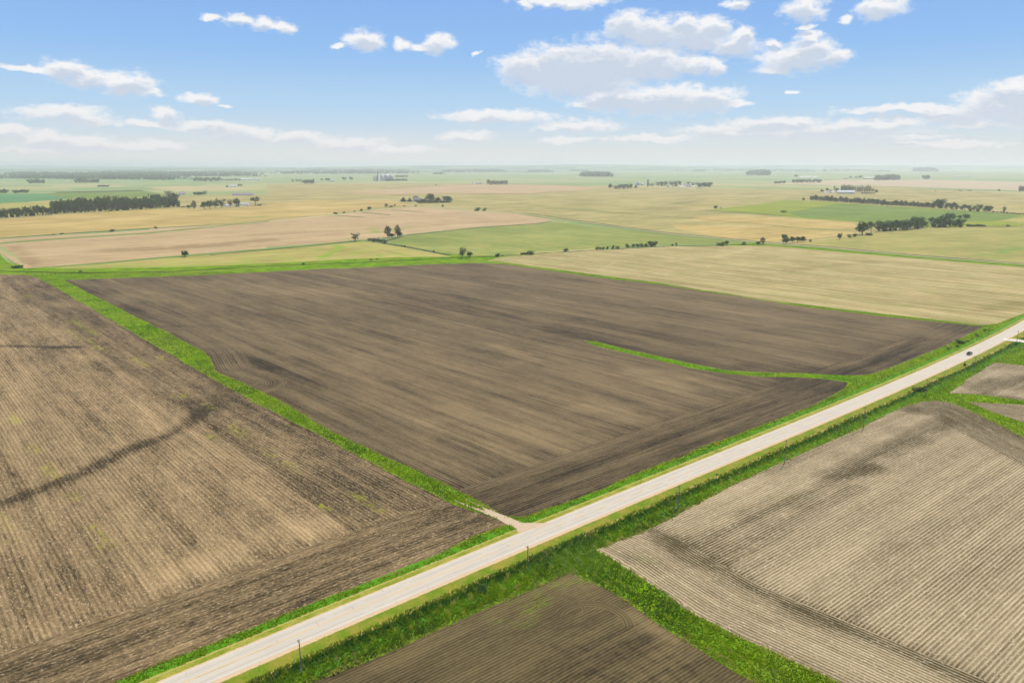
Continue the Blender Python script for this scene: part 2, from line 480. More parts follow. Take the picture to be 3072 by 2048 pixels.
# ------------------------------------------------------------------ mid and far fields
TAN_D, TAN_L = rgb(130, 120, 60), rgb(190, 172, 110)
PNK_D, PNK_L = rgb(150, 126, 84), rgb(202, 175, 130)
OLV_D, OLV_L = rgb(130, 126, 60), rgb(178, 164, 92)
GRN_D, GRN_L = rgb(118, 128, 54), rgb(160, 158, 82)
far_kw = dict(bigk=2.0, speck=0.62, rowa=0.0, relief=0.02, macroscale=0.006, macro=0.65, streak=0.5, lanes=0.25)
M_tan = field_mat('tan_stubble', TAN_D, TAN_L, green=rgb(122, 140, 62), greenish=0.35, **far_kw)
M_tan2 = field_mat('warm_stubble', rgb(152, 130, 66), rgb(204, 176, 108), green=rgb(128, 140, 56), greenish=0.15, **far_kw)
M_pink = field_mat('pink_soil', PNK_D, PNK_L, green=rgb(150, 150, 80), greenish=0.0, **{**far_kw, 'macro': 0.35})
M_olive = field_mat('olive_stubble', OLV_D, OLV_L, green=rgb(110, 142, 52), greenish=0.4, **{**far_kw, 'streak': 0.7})
M_sage = field_mat('young_crop', GRN_D, GRN_L, green=rgb(98, 134, 52), greenish=0.5, **far_kw)
M_crop = field_mat('green_crop', rgb(90, 114, 32), rgb(126, 142, 54), green=rgb(98, 130, 48), greenish=0.3, **far_kw)
M_lime = field_mat('lime_crop', rgb(114, 128, 22), rgb(152, 156, 42), green=rgb(116, 142, 44), greenish=0.3, **far_kw)
M_yel = field_mat('yellow_stubble', rgb(142, 132, 64), rgb(188, 172, 98), green=rgb(128, 158, 40), greenish=0.5, **{**far_kw, 'macroscale': 0.015, 'streak': 0.6})
M_dgrn = field_mat('dark_crop', rgb(70, 118, 66), rgb(100, 146, 86), green=rgb(80, 130, 70), **far_kw)
M_line = plain('ditch_line', rgb(62, 78, 36), 1.0, var=0.35, sc=0.2)
M_linegreen = plain('grassed_line', rgb(112, 140, 46), 1.0, var=0.3, sc=0.1)
M_linebrown = plain('weedy_line', rgb(116, 104, 62), 1.0, var=0.3, sc=0.1)
M_gravel = plain('gravel', rgb(216, 202, 160), 1.0, var=0.08, sc=0.2)

def capsule(p, M, key, pts, r, amt, soft=0.7, add=True, wobble=1.0):
    """a thick soft line in a field mask: stains, weeds and painted cloud shade"""
    line = W(pts)
    if len(line) == 1: line = line * 2
    d = dist_line(p, line)
    wob = 1 + wobble * (0.25 * np.sin(p[:, 0] * 0.23 + p[:, 1] * 0.11) + 0.2 * np.sin(p[:, 1] * 0.31 - p[:, 0] * 0.07))
    f = (1 - sstep(d / wob, r * (1 - soft), r * (1 + soft))) * amt
    M[key] = M[key] + f if add else np.maximum(M[key], f)

# broad tan land right of centre
sheet('stubble_field', W(V('N', (-500, 612)) + V('A', (0, 500), (1500, 350), (2352, 330)) + V('B', (0, 245), (1500, 235)) + V('C', (900, 262), (2352, 285)) + V('D', (600, 300), (1000, 258), (2352, 330)) +
      V('N', (3500, 600), (3500, 826), (3072, 790)) + V('D', (1000, 832), (100, 762)) + V('C', (1500, 678), (100, 488)) + V('B', (2150, 485), (1500, 442), (1000, 455), (600, 508), (0, 565)) + V('A', (2000, 600), (1400, 625), (600, 675), (0, 715)) + V('N', (-500, 745))), M_tan, 1, step=55,
      masks=lambda p, M: [capsule(p, M, 'gr', V('C', (350, 430), (800, 470), (950, 485)), 12, 0.45), capsule(p, M, 'gr', V('C', (1480, 500),), 45, 0.4), capsule(p, M, 'gr', V('C', (1500, 408),), 40, 0.4),
                          capsule(p, M, 'gr', V('C', (700, 545), (850, 545)), 14, 0.4), capsule(p, M, 'gr', V('A', (2150, 545), (2352, 530)), 20, 0.5), capsule(p, M, 'gr', V('A', (1850, 570), (2050, 560)), 12, 0.3),
                          capsule(p, M, 'dk', V('C', (1300, 445), (1500, 480)), 60, 0.15), capsule(p, M, 'dk', V('C', (1700, 530), (2200, 560)), 15, 0.2)])
sheet('stubble_field', W(V('N', (-500, 690)) + V('A', (0, 555), (700, 505), (1500, 458), (1700, 472), (2000, 462), (2352, 430)) + V('B', (0, 410), (400, 385), (1100, 385), (1180, 405), (1300, 432), (1100, 435), (1000, 448), (600, 502), (0, 558)) + V('A', (2100, 575), (1800, 600), (1400, 622), (600, 672), (0, 712)) + V('N', (-500, 735))), M_tan2, 2, step=30,
      masks=lambda p, M: [capsule(p, M, 'gr', V('A', (2150, 545), (2352, 530)), 22, 0.7), capsule(p, M, 'gr', V('A', (1900, 575), (2050, 565)), 10, 0.5), capsule(p, M, 'dk', V('A', (1850, 505), (1990, 530)), 14, 0.25)])
# pinkish field of the middle distance, and the strip behind it
sheet('soil_field', W(V('N', (-600, 800)) + V('A', (0, 772), (700, 718), (1300, 682), (1700, 642), (2000, 608), (2352, 578)) + V('B', (600, 518), (1000, 465), (1300, 444), (1500, 450), (1750, 478), (2150, 495)) +
      V('C', (300, 530), (470, 557), (330, 588)) + V('B', (2352, 592), (1850, 620), (1200, 690), (1060, 715), (850, 732), (400, 772), (0, 798)) + V('A', (2352, 808), (1450, 882), (700, 953), (280, 982), (110, 850), (0, 785)) + V('N', (-600, 830))), M_pink, 2, step=14, rowdir=math.radians(38),
      masks=lambda p, M: [capsule(p, M, 'dk', V('A', (1000, 830), (1500, 810), (2000, 770), (2352, 735)), 22, 0.55, 0.9), capsule(p, M, 'dk', V('A', (1600, 800), (2000, 790)), 18, 0.3, 0.9), capsule(p, M, 'dk', V('A', (90, 790), (320, 960)), 8, 0.4),  # the broad dark bands are cloud shade painted into the soil tone
                          capsule(p, M, 'gr', V('B', (930, 630), (945, 675)), 7, 1.3), capsule(p, M, 'gr', V('B', (960, 665), (1100, 655), (1260, 618)), 7, 1.2), capsule(p, M, 'gr', V('B', (640, 740), (750, 725)), 6, 1.1),
                          capsule(p, M, 'gr', V('B', (850, 495), (1090, 512)), 7, 0.7), capsule(p, M, 'gr', V('B', (1060, 470), (1260, 485), (1390, 492)), 7, 0.7), capsule(p, M, 'gr', V('B', (610, 520), (850, 535)), 6, 0.7),
                          capsule(p, M, 'dk', V('B', (1450, 590),), 50, 0.15), capsule(p, M, 'dk', V('B', (900, 590),), 40, 0.15)])
sheet('soil_field', W(V('N', (-500, 738)) + V('A', (0, 730), (1000, 668), (1750, 618), (1820, 618), (1750, 628), (1300, 668), (700, 706), (0, 758)) + V('N', (-500, 775))), M_pink, 3, step=16)
sheet('stubble_field', W(V('A', (380, 982), (900, 948), (1450, 898), (2352, 824)) + V('B', (400, 790), (850, 748), (1050, 774), (1200, 798), (1550, 866), (1640, 882), (1350, 884), (1000, 893), (500, 918), (0, 942)) + V('A', (1700, 972), (600, 990))), M_yel, 2, step=9,
      masks=lambda p, M: [capsule(p, M, 'gr', V('B', (490, 905), (560, 850), (650, 800), (600, 780)), 4, 1.1), capsule(p, M, 'gr', V('B', (1100, 850), (1250, 870)), 3, 0.9), capsule(p, M, 'gr', V('B', (980, 860), (990, 885)), 2.5, 0.9), capsule(p, M, 'gr', V('B', (810, 835), (800, 855)), 2.5, 0.7),
                          capsule(p, M, 'gr', V('A', (400, 985), (900, 980), (1700, 960), (2352, 930)), 4, 0.7), capsule(p, M, 'dk', V('B', (830, 780), (1000, 820), (1250, 870)), 2, 0.5)])
# young green crop beyond the creek
sheet('crop_field', W(V('B', (1075, 750), (1200, 700), (1850, 630), (2352, 596)) + V('C', (330, 592), (500, 573), (900, 625), (1500, 693), (2240, 766), (1500, 776), (800, 812), (0, 862)) + V('B', (2000, 872), (1800, 880), (1560, 852), (1200, 785), (1075, 762))), M_sage, 2, step=12, rowdir=CROSSDIR,
      masks=lambda p, M: [capsule(p, M, 'lt', V('B', (1830, 845), (2090, 822)), 2.5, 0.6), capsule(p, M, 'dk', V('B', (1250, 720), (1500, 760)), 40, 0.35)])
# tan field right of the dark field
sheet('stubble_field', W(V('N', (1462, 783), (1500, 772)) + V('C', (800, 828), (1500, 793), (2250, 783)) + V('D', (100, 785), (1000, 865), (2352, 975)) + V('N', (3500, 838), (3500, 870), (3300, 892)) +
      V('R5', (2352, 118), (2120, 205), (1990, 222), (1650, 180), (1100, 120), (500, 50), (100, 5)) + V('C', (1350, 1105), (1050, 1068), (700, 1022), (0, 925))),
      field_mat('combed_stubble', rgb(132, 118, 66), rgb(194, 175, 122), green=rgb(134, 142, 70), greenish=0.35, sp=9.0, rowa=0.26, speck=0.75, relief=0.05, streak=1.0, lanes=0.3, macro=0.35, macroscale=0.01), 2, step=9, rowdir=CROSSDIR,
      masks=lambda p, M: [capsule(p, M, 'lt', V('C', (1500, 920), (1900, 880), (2090, 845), (2200, 810)), 4, 0.3), capsule(p, M, 'dk', V('D', (300, 1000), (850, 940), (1050, 930)), 9, 0.3), capsule(p, M, 'dk', V('R5', (2000, 90), (2352, 20)), 9, 0.35),
                          capsule(p, M, 'gr', V('C', (150, 900), (600, 915)), 9, 0.35)])
sheet('stubble_field', W(V('D', (330, 768), (500, 745), (720, 722), (1000, 685), (1500, 640), (2352, 620)) + V('N', (3500, 692), (3500, 815)) + V('D', (2352, 932), (1000, 822))), M_olive, 2, step=18, rowdir=math.radians(20),
      masks=lambda p, M: [capsule(p, M, 'gr', V('D', (1940, 890), (2150, 840), (2352, 795)), 5, 0.9)])
sheet('soil_field', W(V('D', (0, 612), (600, 648), (860, 660), (820, 680), (500, 722), (300, 745), (60, 752), (-180, 735), (-700, 640), (-760, 600))), M_tan2, 2, step=30)
sheet('soil_field', W(V('D', (0, 530), (400, 556), (850, 580), (870, 640), (600, 640), (0, 604), (-600, 560), (-500, 520))), M_tan2, 2, step=30)
sheet('crop_field', W(V('C', (1810, 474), (2000, 450), (2352, 408)) + V('D', (250, 383), (460, 390), (1100, 434), (1650, 463), (2352, 512)) + V('N', (3400, 665), (3400, 690)) + V('D', (2352, 610), (1500, 625), (850, 578), (400, 545), (0, 508))), M_lime, 2, step=30)
sheet('crop_field', W(V('D', (270, 495), (700, 415), (1100, 436), (1650, 466), (2352, 514), (2150, 562), (1830, 575), (1500, 612), (1000, 578), (400, 540))), M_crop, 3, step=30)
sheet('crop_field', W(V('D', (2110, 568), (2352, 532)) + V('N', (3250, 646), (3250, 682)) + V('D', (2352, 590))), M_yel, 4, step=30)
sheet('soil_field', W(V('B', (650, 315), (1000, 288), (1700, 248), (2352, 246)) + V('C', (500, 252), (930, 272), (700, 298), (380, 318), (0, 328)) + V('B', (1900, 322), (1150, 334), (750, 322))), M_pink, 2, step=50)
sheet('crop_field', W(V('A', (0, 328), (370, 326), (500, 346), (640, 372), (300, 396), (0, 410)) + V('N', (-400, 615), (-400, 588))), M_dgrn, 2, step=60)
sheet('crop_field', W(V('A', (380, 324), (800, 312), (1270, 302), (1500, 338), (1000, 370), (650, 372))), M_crop, 2, step=60)
sheet('stubble_field', W(V('A', (0, 416), (300, 402), (640, 378), (1000, 374), (1500, 345), (1500, 460), (700, 500), (0, 545)) + V('N', (-400, 680), (-400, 620))), M_yel, 2, step=40)
sheet('soil_field', W(V('D', (560, 215), (1000, 205), (1500, 205), (2352, 225), (2352, 300), (1500, 275), (1000, 255), (0, 245))), field_mat('far_soil', rgb(168, 150, 116), rgb(196, 178, 142), **far_kw), 2, step=80)
sheet('soil_field', W(V('A', (480, 312), (900, 305), (1250, 294), (1270, 300), (900, 314), (500, 320))), M_line, 3, step=60)

# gravel roads, ditches and field lines of the distance
g1 = V('B', (1200, 400), (1450, 435), (1700, 465), (2180, 490)) + V('C', (200, 502), (600, 560), (1500, 682), (2250, 752)) + V('D', (80, 762), (600, 800), (1500, 885), (2352, 950)) + V('N', (3600, 836))
ribbon('gravel_road', W(g1), 6.5, plain('tan_gravel', rgb(190, 174, 128), 1.0, var=0.1, sc=0.2), 6)
ribbon('road_ditch', W([(x, y + 3.2) for x, y in g1[4:]]), 6, M_linegreen, 4, wob=0.2)
ribbon('road_ditch', W([(x, y - 2.4) for x, y in g1[4:]]), 6, M_line, 4, wob=0.3)
ribbon('gravel_road', W(V('N', (-400, 668)) + V('A', (0, 548), (800, 492), (1400, 455), (1620, 452))), 8, M_gravel, 6)
ribbon('gravel_road', W(V('A', (2090, 412), (2352, 403)) + V('B', (60, 402), (400, 381), (800, 384), (1180, 381))), 9, M_gravel, 6)
ribbon('gravel_road', W(V('C', (1270, 270), (2200, 285)) + V('D', (0, 290), (550, 302), (1050, 325), (1700, 356), (2352, 396)) + V('N', (3500, 622))), 11, M_gravel, 6)
ribbon('gravel_road', W(V('B', (1000, 215), (1330, 232))), 26, M_gravel, 6)
ribbon('gravel_road', W(V('B', (-100, 236), (900, 218))), 16, M_tan, 5)
ribbon('dirt_track', W(V('A', (0, 835), (100, 890), (255, 985))), [6, 9, 8], M_pink, 5, wob=0.15)
ribbon('gravel_road', W(V('D', (600, 220), (780, 205), (840, 195))), 18, M_gravel, 6)
for pts, w, mt, nm in (
    (V('N', (-400, 742)) + V('A', (0, 722), (600, 679), (1400, 629), (1850, 606)), 4.0, M_line, 'field_line'),
    (V('N', (-400, 772)) + V('A', (0, 765), (700, 712), (1300, 676), (1700, 638), (2000, 604), (2352, 573)) + V('B', (0, 568)), 5.5, M_linegreen, 'field_line'),
    (V('A', (300, 984), (900, 940), (1450, 890), (2352, 816)) + V('B', (400, 781), (800, 742), (1060, 742)), 7.0, M_linegreen, 'field_line'),
    (V('A', (1850, 870), (2352, 822)) + V('B', (400, 786), (830, 744)), 3.0, M_line, 'field_line'),
    (V('B', (1060, 742), (1208, 699), (1850, 628), (2352, 594)) + V('C', (330, 591), (450, 575)), 4.0, M_line, 'field_line'),
    (V('B', (1050, 765), (1208, 792), (1550, 857), (1620, 868)), 4.0, M_line, 'field_line'),
    (V('C', (150, 412), (400, 445), (900, 487), (1400, 522), (2000, 572), (2352, 600)) + V('D', (400, 633), (850, 655)), 4.0, M_linegreen, 'field_line'),
    (V('C', (900, 487), (1400, 522), (2000, 572), (2352, 600)), 2.5, M_linebrown, 'field_line'),
    (V('D', (0, 505), (200, 520), (345, 530)), 7.0, M_line, 'field_line'), (V('C', (1800, 472), (2352, 512)), 6.0, M_line, 'field_line'),
    (V('B', (640, 318), (1150, 337), (1750, 322), (2352, 330)) + V('C', (350, 320), (600, 300)), 5.0, M_linebrown, 'field_line'),
    (V('B', (1000, 290), (1700, 250)), 5.0, M_linebrown, 'field_line'),
    (V('A', (0, 612), (500, 572), (900, 545), (1400, 510)), 2.5, M_linebrown, 'field_line'),
    (V('D', (1180, 310), (1290, 304)), 9.0, M_linegreen, 'field_line'), (V('A', (500, 316), (1250, 296)), 12.0, M_line, 'field_line'),
    (V('C', (1540, 412), (1830, 375)), 4.0, M_linebrown, 'field_line'), (V('B', (1700, 285), (2020, 270)), 6.0, M_line, 'field_line'),
    (V('B', (1100, 470), (1400, 492)), 5.0, M_line, 'field_line'), (V('B', (840, 492), (1090, 516)), 5.0, M_line, 'field_line'), (V('B', (610, 518), (860, 538)), 4.0, M_line, 'field_line'),
    (V('D', (1850, 617), (2352, 618)), 5.0, M_line, 'field_line'), (V('C', (800, 170 + 90), (0, 244)), 7.0, M_linebrown, 'field_line')):
    ribbon(nm, W(pts), w * (1.7 if w < 6 else 1.25), mt, 5, wob=0.25)
# creek in the green strip
mw, tw, bw = newmat('creek_water'); setc(tw, bw, mix(noise(position(), 0.15, 3), rgb(34, 44, 22), rgb(62, 74, 44))); bw.inputs['Roughness'].default_value = 1.0; bw.inputs['Specular IOR Level'].default_value = 0.0
CREEK = W(V('N', (-500, 812)) + V('A', (0, 1010), (700, 1026), (1500, 1014), (2352, 967)) + V('B', (0, 964), (700, 940), (1400, 905), (1700, 886), (2000, 884)) + V('C', (0, 872), (800, 827), (1500, 788), (2250, 777)))
ribbon('creek', CREEK, [4.2, 4.2, 4.6, 4.2, 4.2], mw, 4, wob=0.3)

# ------------------------------------------------------------------ the four near fields
def rows_dir(p, a):
    c, s = math.cos(a), math.sin(a); return -p[:, 0] * s + p[:, 1] * c, p[:, 0] * c + p[:, 1] * s
MAIN = V('R1', (455, 95), (1400, 62), (2352, 12)) + V('B', (700, 985), (1500, 948), (1900, 938), (2100, 950)) + V('C', (0, 942), (700, 1042), (1050, 1088), (1350, 1120)) + V('R5', (500, 72), (1100, 142), (1650, 197), (1985, 235), (1900, 280), (1700, 382), (1500, 462), (1250, 572), (1050, 642), (900, 667), (700, 664), (560, 672), (805, 727), (770, 778), (600, 872), (400, 962), (200, 1042), (0, 1116)) + \
    V('R6', (1850, 1122), (1350, 1322), (1000, 1462)) + V('R3', (1900, 152), (1350, 352), (1200, 342), (1100, 282), (870, 162), (550, 5)) + V('R1', (2352, 1165), (1950, 932), (1750, 832), (1530, 745), (1480, 640), (1430, 592), (1200, 472), (1000, 372), (700, 222))
notch = W(V('R1', (1200, 472), (1430, 592), (1480, 640), (1530, 745), (1750, 832)))
def main_rows(p):
    off = road_off(p); al = rows_dir(p, ROADDIR)[1]; dn = dist_line(p, notch)
    return [(*rows_dir(p, CROSSDIR), 0), (dn, rows_dir(p, CROSSDIR)[1], 22 - dn), (off, al, 46 - off)]
def main_masks(p, M):
    off = road_off(p)
    M['dk'] += (1 - sstep(off, 30, 66)) * 0.21
    c = lambda *a, **k: capsule(p, M, *a, **k)
    c('dk', V('R1', (1500, 600), (1700, 640), (1900, 700)), 12, 0.14); c('dk', V('R1', (1100, 330), (1400, 335)), 18, 0.11, 0.9); c('dk', V('R1', (1300, 450), (1600, 520)), 20, 0.09, 0.9)
    c('dk', V('R1', (1650, 330), (2100, 420)), 20, 0.09, 0.9); c('dk', V('R1', (2000, 700), (2352, 900)), 18, 0.11, 0.9); c('dk', V('R1', (500, 110), (900, 300)), 16, 0.14, 0.9)  # last patch, top left: soil tone with cloud shade painted in
    c('dk', V('R6', (450, 100), (900, 220), (1500, 350), (2100, 470)), 9, 0.14, 0.9); c('dk', V('R5', (0, 590), (800, 640)), 12, 0.16, 0.9); c('dk', V('R5', (700, 480), (1100, 540), (1400, 430)), 14, 0.07, 0.9)
    c('dk', V('R6', (0, 500), (600, 640), (1200, 760)), 8, 0.09, 0.9); c('dk', V('N', (1200, 900), (1900, 1010)), 40, 0.07, 0.9); c('dk', V('R5', (400, 740), (760, 760)), 14, 0.16, 0.9)
    c('lt', V('R6', (1200, 480), (1600, 600)), 9, 0.3, 0.9); c('lt', V('R6', (800, 780), (1200, 900)), 9, 0.25, 0.9); c('lt', V('R1', (1600, 120), (2300, 200)), 30, 0.22, 0.9)
    c('lt', V('N', (1750, 860), (2300, 960)), 30, 0.12, 0.9); c('lt', V('N', (1250, 1080), (1900, 1160)), 34, 0.12, 0.9); c('lt', V('R6', (0, 250), (300, 380)), 7, 0.2, 0.9); c('lt', V('N', (1400, 1250), (1700, 1330)), 16, 0.14, 0.9); c('lt', V('R5', (1300, 250), (1600, 300)), 14, 0.2, .9)
    c('lt', V('N', (1000, 1180), (1300, 1260)), 14, 0.12, 0.9)
SOIL_D, SOIL_L = rgb(46, 39, 25), rgb(147, 126, 90)
M_main = field_mat('dark_tilled_soil', SOIL_D, SOIL_L, green=rgb(92, 110, 50), sp=1.55, macro=0.18, streak=0.60, rowa=0.15, speck=0.38, base=0.44, lanes=0.16, relief=0.10, greenish=0.0)
sheet('tilled_field', W(MAIN), M_main, 3, step=4.0, rowfn=main_rows, masks=main_masks, jitter=0.35)

LEFT = V('N', (-600, 830)) + V('R1', (0, 55), (200, 62), (270, 82), (400, 152), (700, 327), (1000, 502), (1250, 647), (1500, 792), (1850, 982), (2352, 1242)) + V('R3', (600, 142), (850, 262), (1050, 325), (1215, 402), (1000, 482), (600, 692), (200, 832)) + \
    V('R2', (2352, 902), (1900, 1082), (1400, 1282), (1000, 1432), (770, 1526)) + V('N', (100, 2135), (-300, 2260), (-1500, 2260))
inner = W(V('R1', (300, 60), (500, 440), (1000, 780), (1350, 960), (1700, 1180), (2100, 1450)) + V('N', (1000, 1470), (1160, 1560), (1240, 1660)))
ledge = W(V('R1', (270, 82), (700, 327), (1250, 647), (1850, 982), (2352, 1242)) + V('R3', (850, 262), (1215, 402)))
def left_rows(p):
    off = road_off(p); dl = dist_line(p, ledge)
    b_ = rows_dir(p, math.radians(-49))
    return [(*b_, 0), (dl, b_[1], 34 - dl), (off, rows_dir(p, ROADDIR)[1], 42 - off)]
def left_masks(p, M):
    off = road_off(p); dl = dist_line(p, ledge)
    M['dk'] += np.maximum((1 - sstep(off, 34, 48)) * 0.23, (1 - sstep(dl, 28, 44)) * 0.22)
    M['dk'] -= (1 - sstep(off, 12, 20)) * 0.14
    c = lambda *a, **k: capsule(p, M, *a, **k)
    c('dk', V('R1', (-200, 550), (300, 567), (560, 568)), 2.6, 0.45, 0.8)
    c('dk', V('N', (-200, 1590), (0, 1515), (128, 1465), (260, 1415), (383, 1350), (480, 1315), (560, 1275), (605, 1238), (640, 1218)), 4.0, 0.44, 0.85, wobble=0.2)
    c('dk', V('R1', (700, 680), (800, 730)), 5, 0.16); c('dk', V('R1', (1350, 960), (1430, 1040)), 4, 0.14)
    c('dk', V('R2', (480, 700), (560, 880)), 3, 0.16, 0.9); c('dk', V('R2', (1230, 430), (1330, 640)), 3, 0.16, 0.9); c('dk', V('R2', (1050, 180), (1120, 380)), 2.5, 0.14, 0.9)
    c('lt', V('R2', (1500, 620), (1900, 480), (2200, 420)), 8, 0.22, 0.9); c('lt', V('R2', (1050, 850), (1300, 700)), 6, 0.2, 0.9); c('lt', V('R1', (900, 1000), (1200, 1150)), 12, 0.2, 0.9)
    for pts, r in ((V('R1', (520, 380), (600, 430), (680, 475)), 2.2), (V('R1', (480, 450), (580, 530)), 1.4), (V('R1', (600, 500), (760, 610)), 1.2), (V('R1', (1110, 620), (1150, 655)), 1.6), (V('R1', (1255, 903), (1300, 920)), 1.5),
                   (V('R1', (1450, 970), (1520, 1000)), 1.6), (V('R1', (1620, 1120), (1720, 1190)), 1.8), (V('R1', (1480, 1185), (1530, 1215)), 1.6), (V('R2', (640, 420), (700, 490), (755, 560)), 1.5), (V('R2', (480, 180), (520, 230)), 1.0),
                   (V('R2', (2240, 260), (2330, 330)), 1.2), (V('R3', (130, 180), (330, 300)), 1.2), (V('R1', (330, 1400), (400, 1480)), 1.5), (V('R1', (90, 1060), (120, 1100)), 1.8), (V('R1', (230, 1240), (270, 1310)), 1.6),
                   (V('R1', (1900, 1290), (1940, 1330)), 1.6), (V('R1', (2000, 1370), (2120, 1450)), 1.6), (V('R1', (910, 630), (1040, 700)), 1.6), (V('R1', (190, 200), (230, 215)), 3), (V('R2', (80, 480), (120, 560)), 1.0), (V('R2', (20, 330), (60, 430)), .8)):
        c('gr', pts, r, 0.85, 0.6)
M_left = field_mat('bean_stubble', rgb(60, 50, 31), rgb(176, 149, 106), green=rgb(158, 160, 26), sp=1.5, macro=0.16, streak=0.56, rowa=0.12, speck=0.64, base=0.45, lanes=0.18, relief=0.12, residue=rgb(214, 190, 146), weedy=True)
sheet('stubble_field', W(LEFT), M_left, 3, step=3.2, rowfn=left_rows, masks=left_masks, jitter=0.3)

RIGHT = V('S4', (645, 168), (800, 104)) + V('N', (1915, 1601), (2019, 1552), (2121, 1498), (2210, 1450), (2340, 1388), (2483, 1327), (2578, 1286), (2633, 1256), (2697, 1225), (2765, 1205), (2809, 1202), (2850, 1208), (2901, 1228), (2952, 1252), (3072, 1313), (3500, 1520), (4300, 1900), (4300, 2260), (2950, 2260), (2518, 2048), (2306, 1948)) + \
    V('S4', (2000, 1012), (1700, 852), (1300, 592), (900, 312))
redge = W(V('S4', (640, 165), (900, 310), (1300, 590), (1700, 850)) + V('N', (2306, 1948), (2518, 2048), (2950, 2260)))
nedge = W(V('N', (2765, 1205), (2809, 1202), (2901, 1228), (3072, 1313), (3500, 1520)))
def right_rows(p):
    d = dist_line(p, redge); dn = dist_line(p, nedge); a2 = rows_dir(p, math.radians(-45))[1]
    return [(*rows_dir(p, math.radians(38.5)), 0), (d, a2, 27 - d), (dn, a2, 24 - dn)]
def right_masks(p, M):
    d = dist_line(p, redge); c = lambda *a, **k: capsule(p, M, *a, **k)
    M['dk'] += np.exp(-((d - 24) / 4.5) ** 2) * 0.34 + (1 - sstep(dist_line(p, nedge), 20, 27)) * 0.3
    c('dk', V('R4', (-60, 560), (300, 420), (700, 250), (1050, 90), (1300, 0)), 3.6, 0.26, 0.7); c('dk', V('R4', (150, 640), (600, 420), (900, 280), (1200, 140)), 3.0, 0.19, 0.8)
    c('dk', V('R5', (700, 1529), (1300, 1220), (1650, 1050)), 6, 0.30, 0.7); c('dk', V('R5', (100, 1520), (700, 1260), (1400, 960)), 3.5, 0.19, 0.7); c('dk', V('R5', (1700, 960), (2200, 1150)), 9, 0.09)
    c('dk', V('S4', (1280, 60), (1500, 250), (1700, 300)), 3.5, 0.22); c('gr', V('S4', (1050, 240), (1200, 300)), 1.8, 0.5, 0.8); c('dk', V('S4', (950, 240), (1250, 340)), 2.5, 0.22)
    c('dk', V('R4', (700, 1040), (1000, 1120)), 3.5, 0.22, 0.9); c('gr', V('R4', (300, 250), (600, 230), (900, 180)), 3, 0.22, 0.9); c('dk', V('R4', (1200, 700), (1800, 400)), 4, 0.10, 0.9); c('dk', V('R4', (1700, 900), (2300, 560)), 4, 0.10, 0.9)
M_right = field_mat('pale_row_stubble', rgb(72, 62, 34), rgb(196, 175, 137), green=rgb(104, 118, 52), sp=1.12, macro=0.04, streak=0.40, rowa=0.28, speck=0.30, base=0.55, lanes=0.10, relief=0.14, residue=rgb(216, 200, 166), sharp=0.75, weedy=True, fal=0.25)
sheet('row_crop_field', W(RIGHT), M_right, 3, step=2.6, rowfn=right_rows, masks=right_masks, jitter=0.25)
sheet('row_crop_field', W(V('R5', (1690, 822), (1760, 770), (1900, 670), (2090, 552), (2352, 577)) + V('N', (3400, 1115), (3400, 1225)) + V('R5', (2352, 882), (1950, 832))), M_right, 3, step=5, rowdir=math.radians(38.5), jitter=0.3,
      masks=lambda p, M: [capsule(p, M, 'dk', V('R5', (1950, 770), (2352, 700)), 9, 0.35, .9), capsule(p, M, 'dk', V('R5', (1800, 830), (2352, 870)), 4, 0.35), capsule(p, M, 'dk', V('R5', (2100, 560), (2352, 620)), 9, 0.2)])
sheet('row_crop_field', W(V('R5', (1850, 897), (2352, 927)) + V('N', (3400, 1245), (3400, 1440)) + V('R5', (2352, 1078), (2050, 978))), M_right, 3, step=5, rowdir=math.radians(-30), jitter=0.3,
      masks=lambda p, M: [M.update(dk=M['dk'] + 0.25)])

